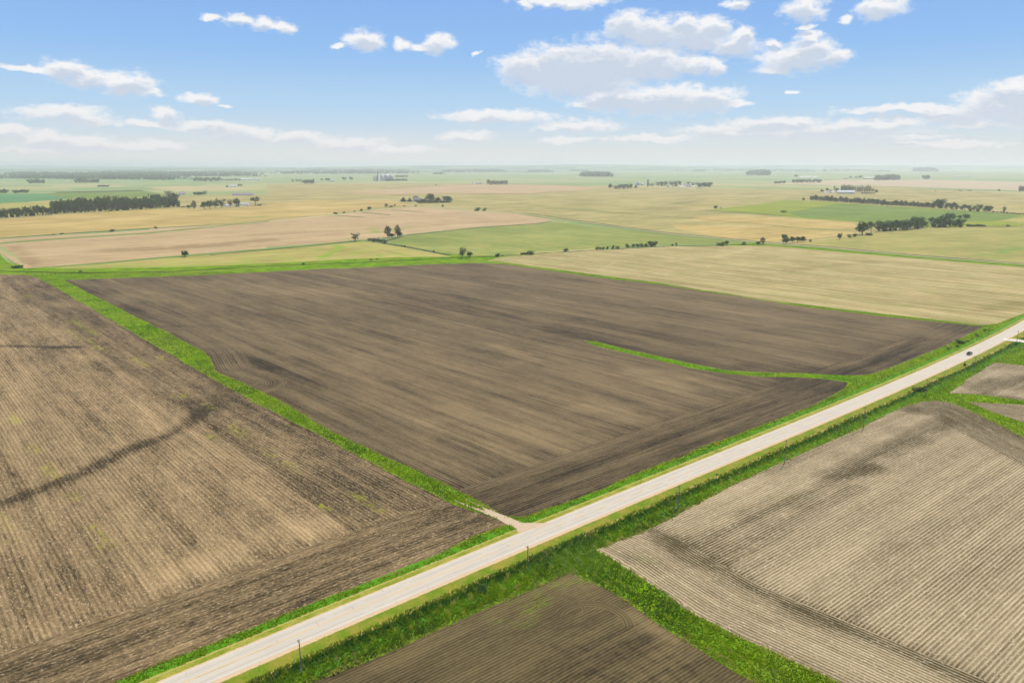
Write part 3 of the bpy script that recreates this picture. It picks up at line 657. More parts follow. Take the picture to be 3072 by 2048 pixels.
BOT = V('R3', (0, 1462), (400, 1312), (850, 1102), (1200, 952), (1680, 742)) + V('S4', (430, 420), (600, 492), (800, 590), (950, 692), (1300, 932), (1600, 1122), (1900, 1312), (2200, 1492)) + V('N', (2330, 2095), (2600, 2260), (300, 2260), (760, 2118))
arcs = [(V('R3', (1830, 1110))[0], 7.5, 12.0), (V('R3', (1590, 1010))[0], 5.5, 8.5)]
def bot_rows(p):
    out = [(*rows_dir(p, math.radians(38)), 0)]
    for c, r0, r1 in arcs:
        d = np.linalg.norm(p - G(*c), axis=1); up = (p[:, 1] - G(*c)[1]) + (p[:, 0] - G(*c)[0]) * 0.3 - 1.0
        out.append((d * 1.1, d * 0, np.minimum(np.minimum(d - r0, r1 - d), up)))
    return out
def bot_masks(p, M):
    c = lambda *a, **k: capsule(p, M, *a, **k)
    c('gr', V('R3', (1400, 1030), (1500, 920)), 2.4, 0.75, 0.9); c('gr', V('R3', (1150, 1095), (1380, 1110)), 1.8, 0.45, 0.9); c('gr', V('R3', (1560, 830), (1800, 800)), 2.6, 0.55, 0.9); c('gr', V('R3', (1000, 1050), (1500, 830)), 2.6, 0.3, 0.9)
    c('gr', V('S4', (380, 400), (480, 450)), 1.5, 0.7, 0.9); c('lt', V('S4', (980, 800), (1200, 950)), 2.2, 0.3, 0.9); c('lt', V('S4', (1280, 1000), (1400, 1060)), 1.8, 0.35, 0.9)
    for s in (V('R3', (400, 1524), (1000, 1240), (1700, 930)), V('R3', (1600, 1524), (2000, 1330), (2300, 1180)), V('R3', (0, 1490), (600, 1240)), V('S4', (60, 1500), (700, 1200), (1180, 1010)), V('S4', (620, 1400), (900, 1500)), V('S4', (900, 1500), (1420, 1210))):
        c('dk', s, 0.7, 0.12, 0.6)
    for k in range(5):                                             # wheelings crossing the tilled lines
        for dx in (0, 46):
            c('dk', V('S4', (180 + k * 230 + dx, 1130 - k * 12), (620 + k * 230 + dx, 1400 - k * 10), (960 + k * 230 + dx, 1640)), 0.30, 0.15, 0.6)
            c('dk', V('S4', (40 + k * 250, 1300 + k * 55 + dx * .5), (640 + k * 200, 1060 + k * 70 + dx * .5), (1080 + k * 160, 900 + k * 95 + dx * .5)), 0.30, 0.14, 0.6)
M_bot = field_mat('tracked_soil', rgb(54, 46, 27), rgb(128, 111, 74), green=rgb(112, 132, 26), sp=1.0, macro=0.30, streak=0.45, rowa=0.24, speck=0.42, base=0.46, lanes=0.10, relief=0.12, macroscale=0.03, weedy=True)
sheet('tilled_field', W(BOT), M_bot, 3, step=1.0, rowfn=bot_rows, masks=bot_masks, jitter=0.15)
# grassed waterway running into the dark field
water_top = V('R6', (740, 212), (850, 218), (1100, 285), (1400, 350), (1700, 420), (2000, 475), (2352, 492)) + V('R5', (400, 645), (700, 662), (950, 672))
water_bot = V('R5', (1080, 722), (800, 722), (560, 690), (300, 678), (0, 676)) + V('R6', (2300, 528), (2000, 505), (1700, 455), (1400, 385), (1100, 318), (850, 262))
WATERWAY = W(water_top + water_bot)
M_way = grass_mat('waterway_grass', rgb(70, 124, 24), rgb(110, 158, 24), GR_Y)
sheet('grass_waterway', WATERWAY, M_way, 4, step=12, jitter=0.5)

# ------------------------------------------------------------------ road corridor
def verge_mat():
    m, t, b = newmat('road_verge'); P = position(); a = attr('row')
    w = (noise(P, 0.35, 4, 0.65) - 0.5) * 1.5 + a
    n1 = noise(P, 0.15, 4, 0.6); n2 = noise(P, 1.2, 3, 0.7)
    brightN = mix(n1, rgb(66, 124, 16), rgb(104, 158, 20))
    yel = mix(sm(n1 + n2 * 0.5, 0.55, 1.0), rgb(118, 132, 26), rgb(166, 156, 70))
    sand = mix(n2, rgb(196, 164, 122), rgb(222, 194, 156))
    mowS = mix(sm(n1 + n2 * 0.4, 0.5, 0.95), rgb(100, 130, 20), rgb(156, 140, 56))
    dry = mix(n2, rgb(150, 140, 60), rgb(210, 172, 112))
    dkg = mix(sm(n1, 0.35, 0.65), rgb(28, 74, 22), rgb(56, 112, 24))
    brS = mix(n1, rgb(58, 112, 18), rgb(100, 154, 22))
    col = mix(sm(w, -15.6, -14.6), brS, dkg)
    col = mix(sm(w, -11.7, -11.0), col, dry)
    col = mix(sm(w, -10.2, -9.6), col, mowS)
    aw = a + (noise(P, 0.8, 3) - 0.5) * 0.6
    col = mix(sm(aw, -6.5, -6.1), col, sand)
    col = mix(sm(aw, 3.7, 4.0), col, yel)
    col = mix(sm(aw, 6.0, 6.4), col, mix(n2, rgb(196, 170, 104), rgb(150, 150, 60)))
    col = mix(sm(aw, 6.9, 7.2), col, brightN)
    setc(t, b, col); bump(t, b, n2, 0.25, 0.7); return m
prof = [(-18.8, .03), (-15, .05), (-12, .05), (-10.5, .12), (-7.6, .36), (-6.5, .47), (-6.1, .5), (-5, .5), (3.6, .5), (4.0, .49), (4.6, .42), (6.4, .2), (7.2, .08), (8.5, .05), (10.4, .04)]
def sweep(name, profile, mat, L, parent=None, kind='structure', rng_=(0, None)):
    C, Nn = ROADC[rng_[0]:rng_[1]], ROADN[rng_[0]:rng_[1]]
    vs, rw = [], []
    for c, n in zip(C, Nn):
        for (o, z) in profile:
            q = c + n * o; vs.append((q[0], q[1], z + float(lift(q, L)))); rw.append(o)
    k = len(profile)
    fs = [(i * k + j, (i + 1) * k + j, (i + 1) * k + j + 1, i * k + j + 1) for i in range(len(C) - 1) for j in range(k - 1)]
    o = mesh_obj(name, vs, fs, mat, parent, kind)
    if o.data.polygons[0].normal.z < 0: o.data.flip_normals()
    setattr_f(o.data, 'row', rw)
    al = np.concatenate([[0], np.cumsum(np.linalg.norm(np.diff(C, axis=0), axis=1))])
    setattr_f(o.data, 'along', np.repeat(al, k)); return o
sweep('roadside_verge', prof, verge_mat(), 4)
def concrete_mat():
    m, t, b = newmat('road_concrete'); P = position(); a, s = attr('row'), attr('along')
    n1 = noise(vec(a * 0.8, s * 0.03), 1, 4, 0.6); n2 = noise(P, 2.0, 4, 0.7)
    col = mix(n1, rgb(192, 180, 158), rgb(215, 203, 181))
    col = mix(n2 * 0.35, col, rgb(182, 170, 156))
    # wheel paths, worn a shade darker and greyer
    wp = (((a + 0.7).abs() - 1.9).abs() - 0.85).abs()
    col = mix((1.0 - sm(wp, 0.1, 0.5)) * 0.08, col, rgb(170, 162, 152))
    slab = white(vec((s / 6.1).floor(), (a / 3.7).floor()))
    col = mix(slab * 0.10, col, rgb(160, 150, 140))
    setc(t, b, col); b.inputs['Roughness'].default_value = 0.85; return m
sweep('road', [(-4.9, .515), (-0.7, .55), (3.3, .515)], concrete_mat(), 4)
m_mark = plain('worn_yellow_paint', rgb(222, 180, 96), 0.8, var=0.12, sc=0.8)
m_edge = plain('worn_white_paint', rgb(222, 216, 208), 0.8, var=0.06, sc=0.8)
def strip_pieces(name, segs, mat, L, z):
    """joined thin sheets on the road: (s0, s1, o0, o1)"""
    C = ROADC; al = np.concatenate([[0], np.cumsum(np.linalg.norm(np.diff(C, axis=0), axis=1))])
    def at(s, o):
        c = np.array([np.interp(s, al, C[:, 0]), np.interp(s, al, C[:, 1])]); n = np.array([np.interp(s, al, ROADN[:, 0]), np.interp(s, al, ROADN[:, 1])]); n /= np.linalg.norm(n)
        q = c + n * o; zz = z + 0.55 - 0.035 * abs(o + 0.7) / 4.1
        return (q[0], q[1], zz + float(lift(q, L)))
    vs, fs = [], []
    for quad in segs:
        k = len(vs); vs += [at(*q) for q in quad]; fs.append((k, k + 1, k + 2, k + 3))
    o = mesh_obj(name, vs, fs, mat, kind='structure')
    if o.data.polygons[0].normal.z < 0: o.data.flip_normals()
    return o
R_ = random.Random(5)
strip_pieces('centre_line_marking', [((s, -.82), (s + 5, -.82), (s + 5, -.58), (s, -.58)) for s in np.arange(60, 1100, 5.0) if (s // 5) % 2 == 0 or s < 420], m_mark, 4, .012)
strip_pieces('edge_line_marking', [((s, o - .06), (s + 5.0, o - .06), (s + 5.0, o + .06), (s, o + .06)) for o in (-4.4, 2.85) for s in np.arange(60, 1100, 5.0)], m_edge, 4, .012)
m_seam = plain('crack_sealant', rgb(140, 136, 132), 0.7, var=0.15)
seams = []
for o in (-3.0, -0.95, 1.35):
    s = 60; w = 0.0
    while s < 640:
        w2 = max(-.35, min(.35, w + R_.uniform(-.14, .14))); l = R_.uniform(2, 4)
        if R_.random() > 0.12: seams.append(((s, o + w - .05), (s + l, o + w2 - .05), (s + l, o + w2 + .05), (s, o + w + .05)))
        s += l; w = w2
for s in np.arange(66, 640, 11.0):
    if R_.random() < .35: a, b_ = -4.8, 3.2
    else: a, b_ = sorted((R_.uniform(-4.8, 3), R_.uniform(-4.8, 3)))
    k = R_.uniform(-.6, .6); h = .07 if (b_ - a) > 6 else .05
    seams.append(((s - h, a), (s + h, a), (s + k + h, b_), (s + k - h, b_)))
strip_pieces('crack_seal', seams, m_seam, 4, .008)
# field entrance and driveway
M_dirt = plain('packed_dirt', rgb(196, 172, 140), 1.0, var=0.12, sc=0.5)
ent = V('R3', (1050, 285), (1120, 310), (1230, 350), (1330, 395), (1440, 405)) + V('R3', (1560, 400), (1500, 440), (1300, 475), (1290, 440), (1200, 395), (1110, 345))
ENTR = W(ent)
_rz = lambda p: 0.50 * (1 - sstep(road_off(p), 4.0, 11.0))
sheet('field_entrance', ENTR, M_dirt, 6, step=2.0, jitter=0.25, zfn=_rz)
ribbon('wheel_track', W(V('R3', (1130, 318), (1000, 262), (900, 215))), [2.2, 1.0, 0.4], M_dirt, 5, wob=0.2)
ribbon('wheel_track', W(V('R3', (1100, 330), (960, 278), (860, 238))), [1.8, 0.9, 0.4], M_dirt, 5, wob=0.2)
drv = ribbon('driveway', W(V('N', (3009, 1019.4), (3020, 1020.2), (3072, 1024.5), (3300, 1043))), [11, 8, 7, 7, 7], plain('white_concrete', rgb(212, 202, 182), 0.8, var=0.04), 8)
for v_ in drv.data.vertices:                                       # climbs the road bank
    v_.co.z += 0.42 * float(1 - sstep(abs(road_off(np.array([[v_.co.x, v_.co.y]]))[0]), 6.5, 15))
ribbon('mown_lawn', W(V('R5', (2280, 400), (2100, 520), (1990, 580))), 1.2, M_line, 4, wob=0.3)
ribbon('painted_verge_shade', [c + n * 6.9 for c, n in zip(ROADC, ROADN)], 0.5, plain('painted_grass_shade', rgb(48, 52, 20), 1.0, var=0.3), 8, wob=0.5)  # dark strip painting the shadow the tall grass casts on the mown verge

# ------------------------------------------------------------------ grass tufts (uncountable, real blades)
def grass_blade_mat():
    m, t, b = newmat('grass_blades')
    c = attr('tint', 'Color'); setc(t, b, c)
    b.inputs['Roughness'].default_value = 0.9; b.inputs['Specular IOR Level'].default_value = 0.0
    leafy(t, b, c, 0.5)
    return m
def leafy(t, b, c, f):
    tr = t.nodes.new('ShaderNodeBsdfTranslucent'); t.links.new(c.s, tr.inputs[0])
    mx = t.nodes.new('ShaderNodeMixShader'); mx.inputs[0].default_value = f
    t.links.new(b.outputs[0], mx.inputs[1]); t.links.new(tr.outputs[0], mx.inputs[2])
    t.links.new(mx.outputs[0], t.nodes['Material Output'].inputs[0])
M_blade = grass_blade_mat()
fieldb = {}
def tufts(name, label, pts, h, w, tint, nb=3):
    n = len(pts)
    if not n: return
    vs = np.zeros((n, nb, 3, 3)); base = np.column_stack([pts, np.zeros(n)])
    for k in range(nb):
        a = rng.uniform(0, 2 * np.pi, n); lean = rng.uniform(.1, .75, n) * h; hh = h * rng.uniform(.7, 1.15, n)
        dx_, dy_ = np.cos(a), np.sin(a)
        c = base.copy(); c[:, 0] += rng.normal(0, .25, n) * w; c[:, 1] += rng.normal(0, .25, n) * w
        vs[:, k, 0] = c + np.column_stack([-dy_ * w / 2, dx_ * w / 2, np.zeros(n)])
        vs[:, k, 1] = c + np.column_stack([dy_ * w / 2, -dx_ * w / 2, np.zeros(n)])
        vs[:, k, 2] = c + np.column_stack([dx_ * lean, dy_ * lean, hh])
    V_ = vs.reshape(-1, 3)
    me = bpy.data.meshes.new(name)
    nt = n * nb
    me.vertices.add(nt * 3); me.vertices.foreach_set('co', V_.ravel())
    me.loops.add(nt * 3); me.loops.foreach_set('vertex_index', np.arange(nt * 3))
    me.polygons.add(nt); me.polygons.foreach_set('loop_start', np.arange(0, nt * 3, 3)); me.polygons.foreach_set('loop_total', np.full(nt, 3))
    me.update(calc_edges=True)
    ca = me.color_attributes.new('tint', 'FLOAT_COLOR', 'POINT')
    cc = np.repeat(tint, nb * 3, axis=0); cc = np.column_stack([cc, np.ones(len(cc))])
    ca.data.foreach_set('color', cc.ravel().astype(np.float32))
    me.materials.append(M_blade)
    o = bpy.data.objects.new(name, me); COL.objects.link(o); o['kind'] = 'stuff'; o['label'] = label; o['category'] = 'grass'
    return o
def vnoise(p, s, seed=0):
    q = p * s; r = np.zeros(len(p)); k = np.random.default_rng(seed)
    for _ in range(6):
        a = k.uniform(0, 2 * np.pi); f = k.uniform(.6, 1.9); ph = k.uniform(0, 6)
        r += np.sin((q[:, 0] * np.cos(a) + q[:, 1] * np.sin(a)) * f * 2 + ph)
    return r / 6 * 1.8                      # about -1..1
def scatter_grass():
    near = W(V('N', (-40, 818), (1700, 790), (3150, 930), (3150, 1350), (3200, 2100), (200, 2100), (-60, 2060), (-60, 820)))
    x0, x1, y0, y1 = -560, 470, 130, 860
    N_ = 5200000
    pts = np.column_stack([rng.uniform(x0, x1, N_), rng.uniform(y0, y1, N_)])
    d = np.hypot(pts[:, 0], pts[:, 1])
    keep = rng.uniform(0, 1, N_) < np.clip((190 / d) ** 1.6, 0, 1); pts = pts[keep]
    off = road_off_fast(pts)
    excl = (off > -9.9) & (off < 6.7)
    pts, off = pts[~excl], off[~excl]
    m = inside(near, pts); pts, off = pts[m], off[m]
    out = np.ones(len(pts), bool)
    jit = np.column_stack([vnoise(pts, .5, 8), vnoise(pts, .6, 9)]) * .45 + rng.normal(0, .35, pts.shape)
    for nm, poly in FIELD_POLYS:
        if nm in ('grass_ground', 'grass_waterway'): continue
        bb = poly.min(0), poly.max(0)
        c = (pts[:, 0] > bb[0][0]) & (pts[:, 0] < bb[1][0]) & (pts[:, 1] > bb[0][1]) & (pts[:, 1] < bb[1][1]) & out
        if c.any():
            i = np.where(c)[0]; out[i[inside(poly, pts[i] + jit[i])]] = False
    way = inside(np.array(WATERWAY), pts); out |= way
    for rl, w_ in ((W(V('N', (3010, 1019.6), (3072, 1024.5), (3300, 1043))), 5.5),):
        out &= dist_line(pts, rl) > w_
    far_ = pts[:, 1] > 600; i_ = np.where(far_)[0]; out[i_[dist_line(pts[i_], CREEK) < 3.5]] = False
    pts, off = pts[out], off[out]; way = way[out]
    d = np.hypot(pts[:, 0], pts[:, 1])
    n1, n2, n3 = vnoise(pts, .10, 1), vnoise(pts, .35, 2), vnoise(pts, .9, 3)
    br, dk, yl = np.array(rgb(150, 178, 14)), np.array(rgb(84, 122, 30)), np.array(rgb(200, 204, 60))
    n0 = vnoise(pts, .035, 5)
    mixf = np.clip(.60 + .34 * n0 + .40 * n1 + .20 * n2 + rng.normal(0, .10, len(pts)), 0, 1)[:, None]
    tint = dk * (1 - mixf) + br * mixf
    straw = np.array(rgb(206, 190, 112))
    ed = np.full(len(pts), 99.0)
    for poly_ in (MAIN, LEFT, RIGHT, BOT):
        q_ = W(poly_); ed = np.minimum(ed, dist_line(pts, q_ + q_[:1]))
    st_ = np.clip(.75 * np.exp(-(ed / 1.1) ** 2) * (.6 + .6 * n2) + np.clip(n3 * n1 - .25, 0, .5), 0, .8)[:, None]
    south = (off < -9.9) & (off > -21)
    dband = (np.exp(-((off + 12.6 + .8 * n1) / 1.7) ** 2) * south)[:, None]
    tint = tint * (1 - .9 * dband) + np.array(rgb(54, 102, 34)) * (.9 * dband)
    y = np.clip(n3 * .6 + rng.normal(0, .25, len(pts)) - .1, 0, .6)[:, None]
    tint = tint * (1 - y) + yl * y
    tint = tint * (1 - st_) + straw * st_
    h = 0.42 + .16 * n2 + .3 * south + .25 * dband[:, 0]
    # weeds at the meeting of the ditches are taller and paler
    j = np.array(G(1730, 1680)); dj = np.linalg.norm((pts - j) * [1, 1], axis=1)
    jw = np.exp(-(dj / 12) ** 2); h += .35 * jw * (1 + n3 * .5)
    pj = (jw * np.clip(.5 + .9 * n3, 0, 1) * .7)[:, None]; tint = tint * (1 - pj) + np.array(rgb(140, 176, 84)) * pj
    h *= rng.uniform(.7, 1.3, len(pts)); h = np.clip(h, .15, 1.6)
    w = .20 + .10 * rng.random(len(pts)) + d * .0006
    # the low creek-side meadow stays short
    lo = (pts[:, 1] > 560) ; h = np.where(lo, h * .7, h)
    tufts('tall_grass', 'lush green grass filling the verges, ditches and strips between fields', pts, h, w, tint)
    print('TUFTS', len(pts))
def road_off_fast(pts):
    yc = np.interp(pts[:, 0], ROADC[:, 0], ROADC[:, 1]); nn = np.interp(pts[:, 0], ROADC[:, 0], ROADN[:, 1])
    return (pts[:, 1] - yc) * nn
scatter_grass()

# ------------------------------------------------------------------ things: helpers
def tag(o, label=None, cat=None, group=None):
    if label: o['label'] = label
    if cat: o['category'] = cat
    if group: o['group'] = group
    return o
def empty(name, loc, rz=0.0, label=None, cat=None, group=None, scale=None):
    o = bpy.data.objects.new(name, None); COL.objects.link(o)
    o.location = loc; o.rotation_euler = (0, 0, rz); o.empty_display_size = 1
    if scale: o.scale = scale
    return tag(o, label, cat, group)
def child(name, me, parent, label=None):
    o = bpy.data.objects.new(name, me); COL.objects.link(o); o.parent = parent
    if label: o['label'] = label
    return o
def copy_tree(src, parent=None):
    c = src.copy(); COL.objects.link(c); c.parent = parent
    for ch in src.children: copy_tree(ch, c)
    return c
def mk(name, verts, faces, mat, smooth=False):
    me = bpy.data.meshes.new(name); me.from_pydata([tuple(map(float, v)) for v in verts], [], faces); me.materials.append(mat)
    if smooth: me.polygons.foreach_set('use_smooth', [True] * len(me.polygons))
    me.update(); return me
BF = [(0, 3, 2, 1), (4, 5, 6, 7), (0, 1, 5, 4), (1, 2, 6, 5), (2, 3, 7, 6), (3, 0, 4, 7)]
def boxv(x0, x1, y0, y1, z0, z1): return [(x0, y0, z0), (x1, y0, z0), (x1, y1, z0), (x0, y1, z0), (x0, y0, z1), (x1, y0, z1), (x1, y1, z1), (x0, y1, z1)]
def boxes(name, lst, mat):
    vs, fs = [], []
    for b in lst:
        k = len(vs); vs += boxv(*b); fs += [tuple(i + k for i in f) for f in BF]
    return mk(name, vs, fs, mat)
def lathe(name, prof_, mat, n=20, smooth=True, cap=True):
    vs, fs = [], []
    for r, z in prof_:
        for k in range(n): a = 2 * math.pi * k / n; vs.append((r * math.cos(a), r * math.sin(a), z))
    for q in range(len(prof_) - 1):
        for k in range(n): fs.append((q * n + k, q * n + (k + 1) % n, (q + 1) * n + (k + 1) % n, (q + 1) * n + k))
    if cap: fs.append(tuple(range((len(prof_) - 1) * n, len(prof_) * n)))
    return mk(name, vs, fs, mat, smooth)
def ground3(view, x, y):
    p = G(*V(view, (x, y))[0]); return Vector((p[0], p[1], 0.03 + float(lift(p, 2)))), SP(*V(view, (x, y))[0]) / VIEWS[view][2]
VIEWS.update(X4=(520, 560, 7.84), X5=(1800, 510, 5.88), X7=(2440, 540, 7.35), X8=(1080, 500, 10.69), X1=(2780, 940, 8.04), XW=(0, 570, 7.84))

# ------------------------------------------------------------------ trees
def leaf_mat(name, c1, c2, f=0.3):
    m, t, b = newmat(name); P = position()
    oi = X.T.nodes.new('ShaderNodeObjectInfo'); rnd = X(oi.outputs['Random'])
    n = noise(P, 0.35, 3, 0.7)
    c = mix((sm(n, 0.3, 0.7) * 0.7 + rnd * 0.35).clamp(), c1, c2); setc(t, b, c); b.inputs['Roughness'].default_value = 0.75
    leafy(t, b, c, f); return m
L_DARK = leaf_mat('broad_leaves', (0.030, 0.080, 0.010), (0.095, 0.180, 0.030))
L_CON = leaf_mat('conifer_needles', (0.018, 0.052, 0.014), (0.045, 0.092, 0.024), 0.2)
L_LIGHT = leaf_mat('light_leaves', (0.085, 0.125, 0.045), (0.14, 0.19, 0.07))
L_BROWN = leaf_mat('budding_twigs', (0.11, 0.095, 0.065), (0.17, 0.15, 0.10), 0.1)
M_bark = plain('bark', (0.10, 0.08, 0.06), 0.95, var=0.3, sc=2)
def crown_mesh(name, mat, kind, seed, nleaf=560):
    r = np.random.default_rng(seed); cs = []
    if kind == 'broad':
        lobes = [(r.uniform(-.30, .30), r.uniform(-.30, .30), r.uniform(.28, .82), r.uniform(.15, .27)) for _ in range(11)] + [(0, 0, .5, .34)]
    elif kind == 'full':
        lobes = [(r.uniform(-.32, .32), r.uniform(-.32, .32), r.uniform(.06, .86), r.uniform(.14, .27)) for _ in range(16)] + [(0, 0, .45, .36)]
    elif kind == 'bush':
        lobes = [(r.uniform(-.30, .30), r.uniform(-.30, .30), r.uniform(.08, .70), r.uniform(.2, .32)) for _ in range(9)]
    elif kind == 'spread':
        lobes = [(r.uniform(-.36, .36), r.uniform(-.3, .3), r.uniform(.55, .88), r.uniform(.12, .20)) for _ in range(11)]
    elif kind == 'conifer': lobes = [(0, 0, .10 + .085 * k, .36 * (1 - k / 11.5)) for k in range(11)]
    elif kind == 'poplar': lobes = [(r.uniform(-.1, .1), r.uniform(-.1, .1), .14 + .08 * k, .40 * math.sin(math.pi * (k + 1.2) / 12.5) + .05) for k in range(11)]
    w = np.array([l[3] ** 2 for l in lobes]); w /= w.sum()
    idx = r.choice(len(lobes), nleaf, p=w)
    vs, fs = [], []
    for i in idx:
        lx, ly, lz, lr = lobes[i]
        d = r.normal(0, 1, 3); d /= np.linalg.norm(d); rad = lr * r.uniform(.6, 1.08)
        c = np.array([lx, ly, lz]) + d * rad * np.array([1, 1, .8 if kind in ('broad', 'bush', 'spread', 'full') else .35])
        if c[2] < .02: c[2] = abs(c[2]) + .02
        nrm = d + r.normal(0, .55, 3) + np.array([0, 0, .35]); nrm /= np.linalg.norm(nrm)
        u = np.cross(nrm, r.normal(0, 1, 3)); u /= np.linalg.norm(u); v = np.cross(nrm, u)
        sz = r.uniform(.030, .075) * (1.25 if kind == 'bush' else 1.0); k = len(vs)
        vs += [c + u * sz, c + v * sz * .8, c - u * sz, c - v * sz * .8]; fs.append((k, k + 1, k + 2, k + 3))
    return mk(name, vs, fs, mat)
def trunk_mesh(seed, h=.5, multi=3):
    r = random.Random(seed); vs, fs = [], []
    def limb(a, b, ra, rb):
        k = len(vs); n = 6
        for (c, rr) in ((a, ra), (b, rb)):
            for q in range(n): t = 2 * math.pi * q / n; vs.append((c[0] + rr * math.cos(t), c[1] + rr * math.sin(t), c[2]))
        for q in range(n): fs.append((k + q, k + (q + 1) % n, k + n + (q + 1) % n, k + n + q))
    top = (r.uniform(-.02, .02), r.uniform(-.02, .02), h)
    limb((0, 0, -.03), top, .035, .022)
    for _ in range(multi):
        a = r.uniform(0, 6.28); limb((top[0], top[1], h * r.uniform(.6, .98)), (math.cos(a) * .22, math.sin(a) * .22, h + r.uniform(.15, .3)), .018, .007)
    return mk('trunk', vs, fs, M_bark)
KINDS = {
 'broad': ([crown_mesh('crown', L_DARK, 'broad', s) for s in (1, 2, 3, 4)], [trunk_mesh(1), trunk_mesh(2)], 'tree'),
 'full': ([crown_mesh('crown', L_DARK, 'full', s, 620) for s in (21, 22, 23)], [trunk_mesh(1), trunk_mesh(2)], 'tree'),
 'light': ([crown_mesh('crown', L_LIGHT, 'broad', s, 300) for s in (5, 6)], [trunk_mesh(3)], 'tree'),
 'brown': ([crown_mesh('crown', L_BROWN, 'bush', s, 240) for s in (7, 8)], [trunk_mesh(4, .3)], 'tree'),
 'spread': ([crown_mesh('crown', L_DARK, 'spread', s, 300) for s in (9,)], [trunk_mesh(5, .55, 6)], 'tree'),
 'conifer': ([crown_mesh('crown', L_CON, 'conifer', s, 380) for s in (10, 11)], [trunk_mesh(6, .8, 0)], 'conifer_tree'),
 'round': ([crown_mesh('crown', L_CON, 'poplar', s, 380) for s in (12, 13)], [trunk_mesh(7, .4)], 'tree'),
 'poplar': ([crown_mesh('crown', L_CON, 'poplar', s, 320) for s in (14, 15)], [trunk_mesh(8, .7, 1)], 'poplar_tree'),
 'bush': ([crown_mesh('crown', L_DARK, 'bush', s, 320) for s in (16, 17)], [trunk_mesh(9, .2, 4)], 'shrub'),
 'bushl': ([crown_mesh('crown', L_LIGHT, 'bush', s, 200) for s in (18,)], [trunk_mesh(10, .2, 4)], 'shrub'),
}
TR = random.Random(3)
CATS = dict(tree='tree', conifer_tree='conifer', poplar_tree='poplar', shrub='shrub')
def tree(view, x, y, w, h, kind='broad', label='', group=None):
    p, s = ground3(view, x, y)
    cr, tk, nm = KINDS[kind]; H_ = h * s; Wd = w * s * (1.2 if kind != 'poplar' else 1.3)
    if kind in ('conifer',): Wd *= 1.35
    o = empty(nm, p, TR.uniform(0, 6.28), label, CATS[nm], group, (Wd, Wd * TR.uniform(.9, 1.1), H_))
    child('trunk', TR.choice(tk), o); child('crown', TR.choice(cr), o)
    return o

def T(view, label, x, y, w, h, kind='broad'): return tree(view, x, y, w, h, kind, label)
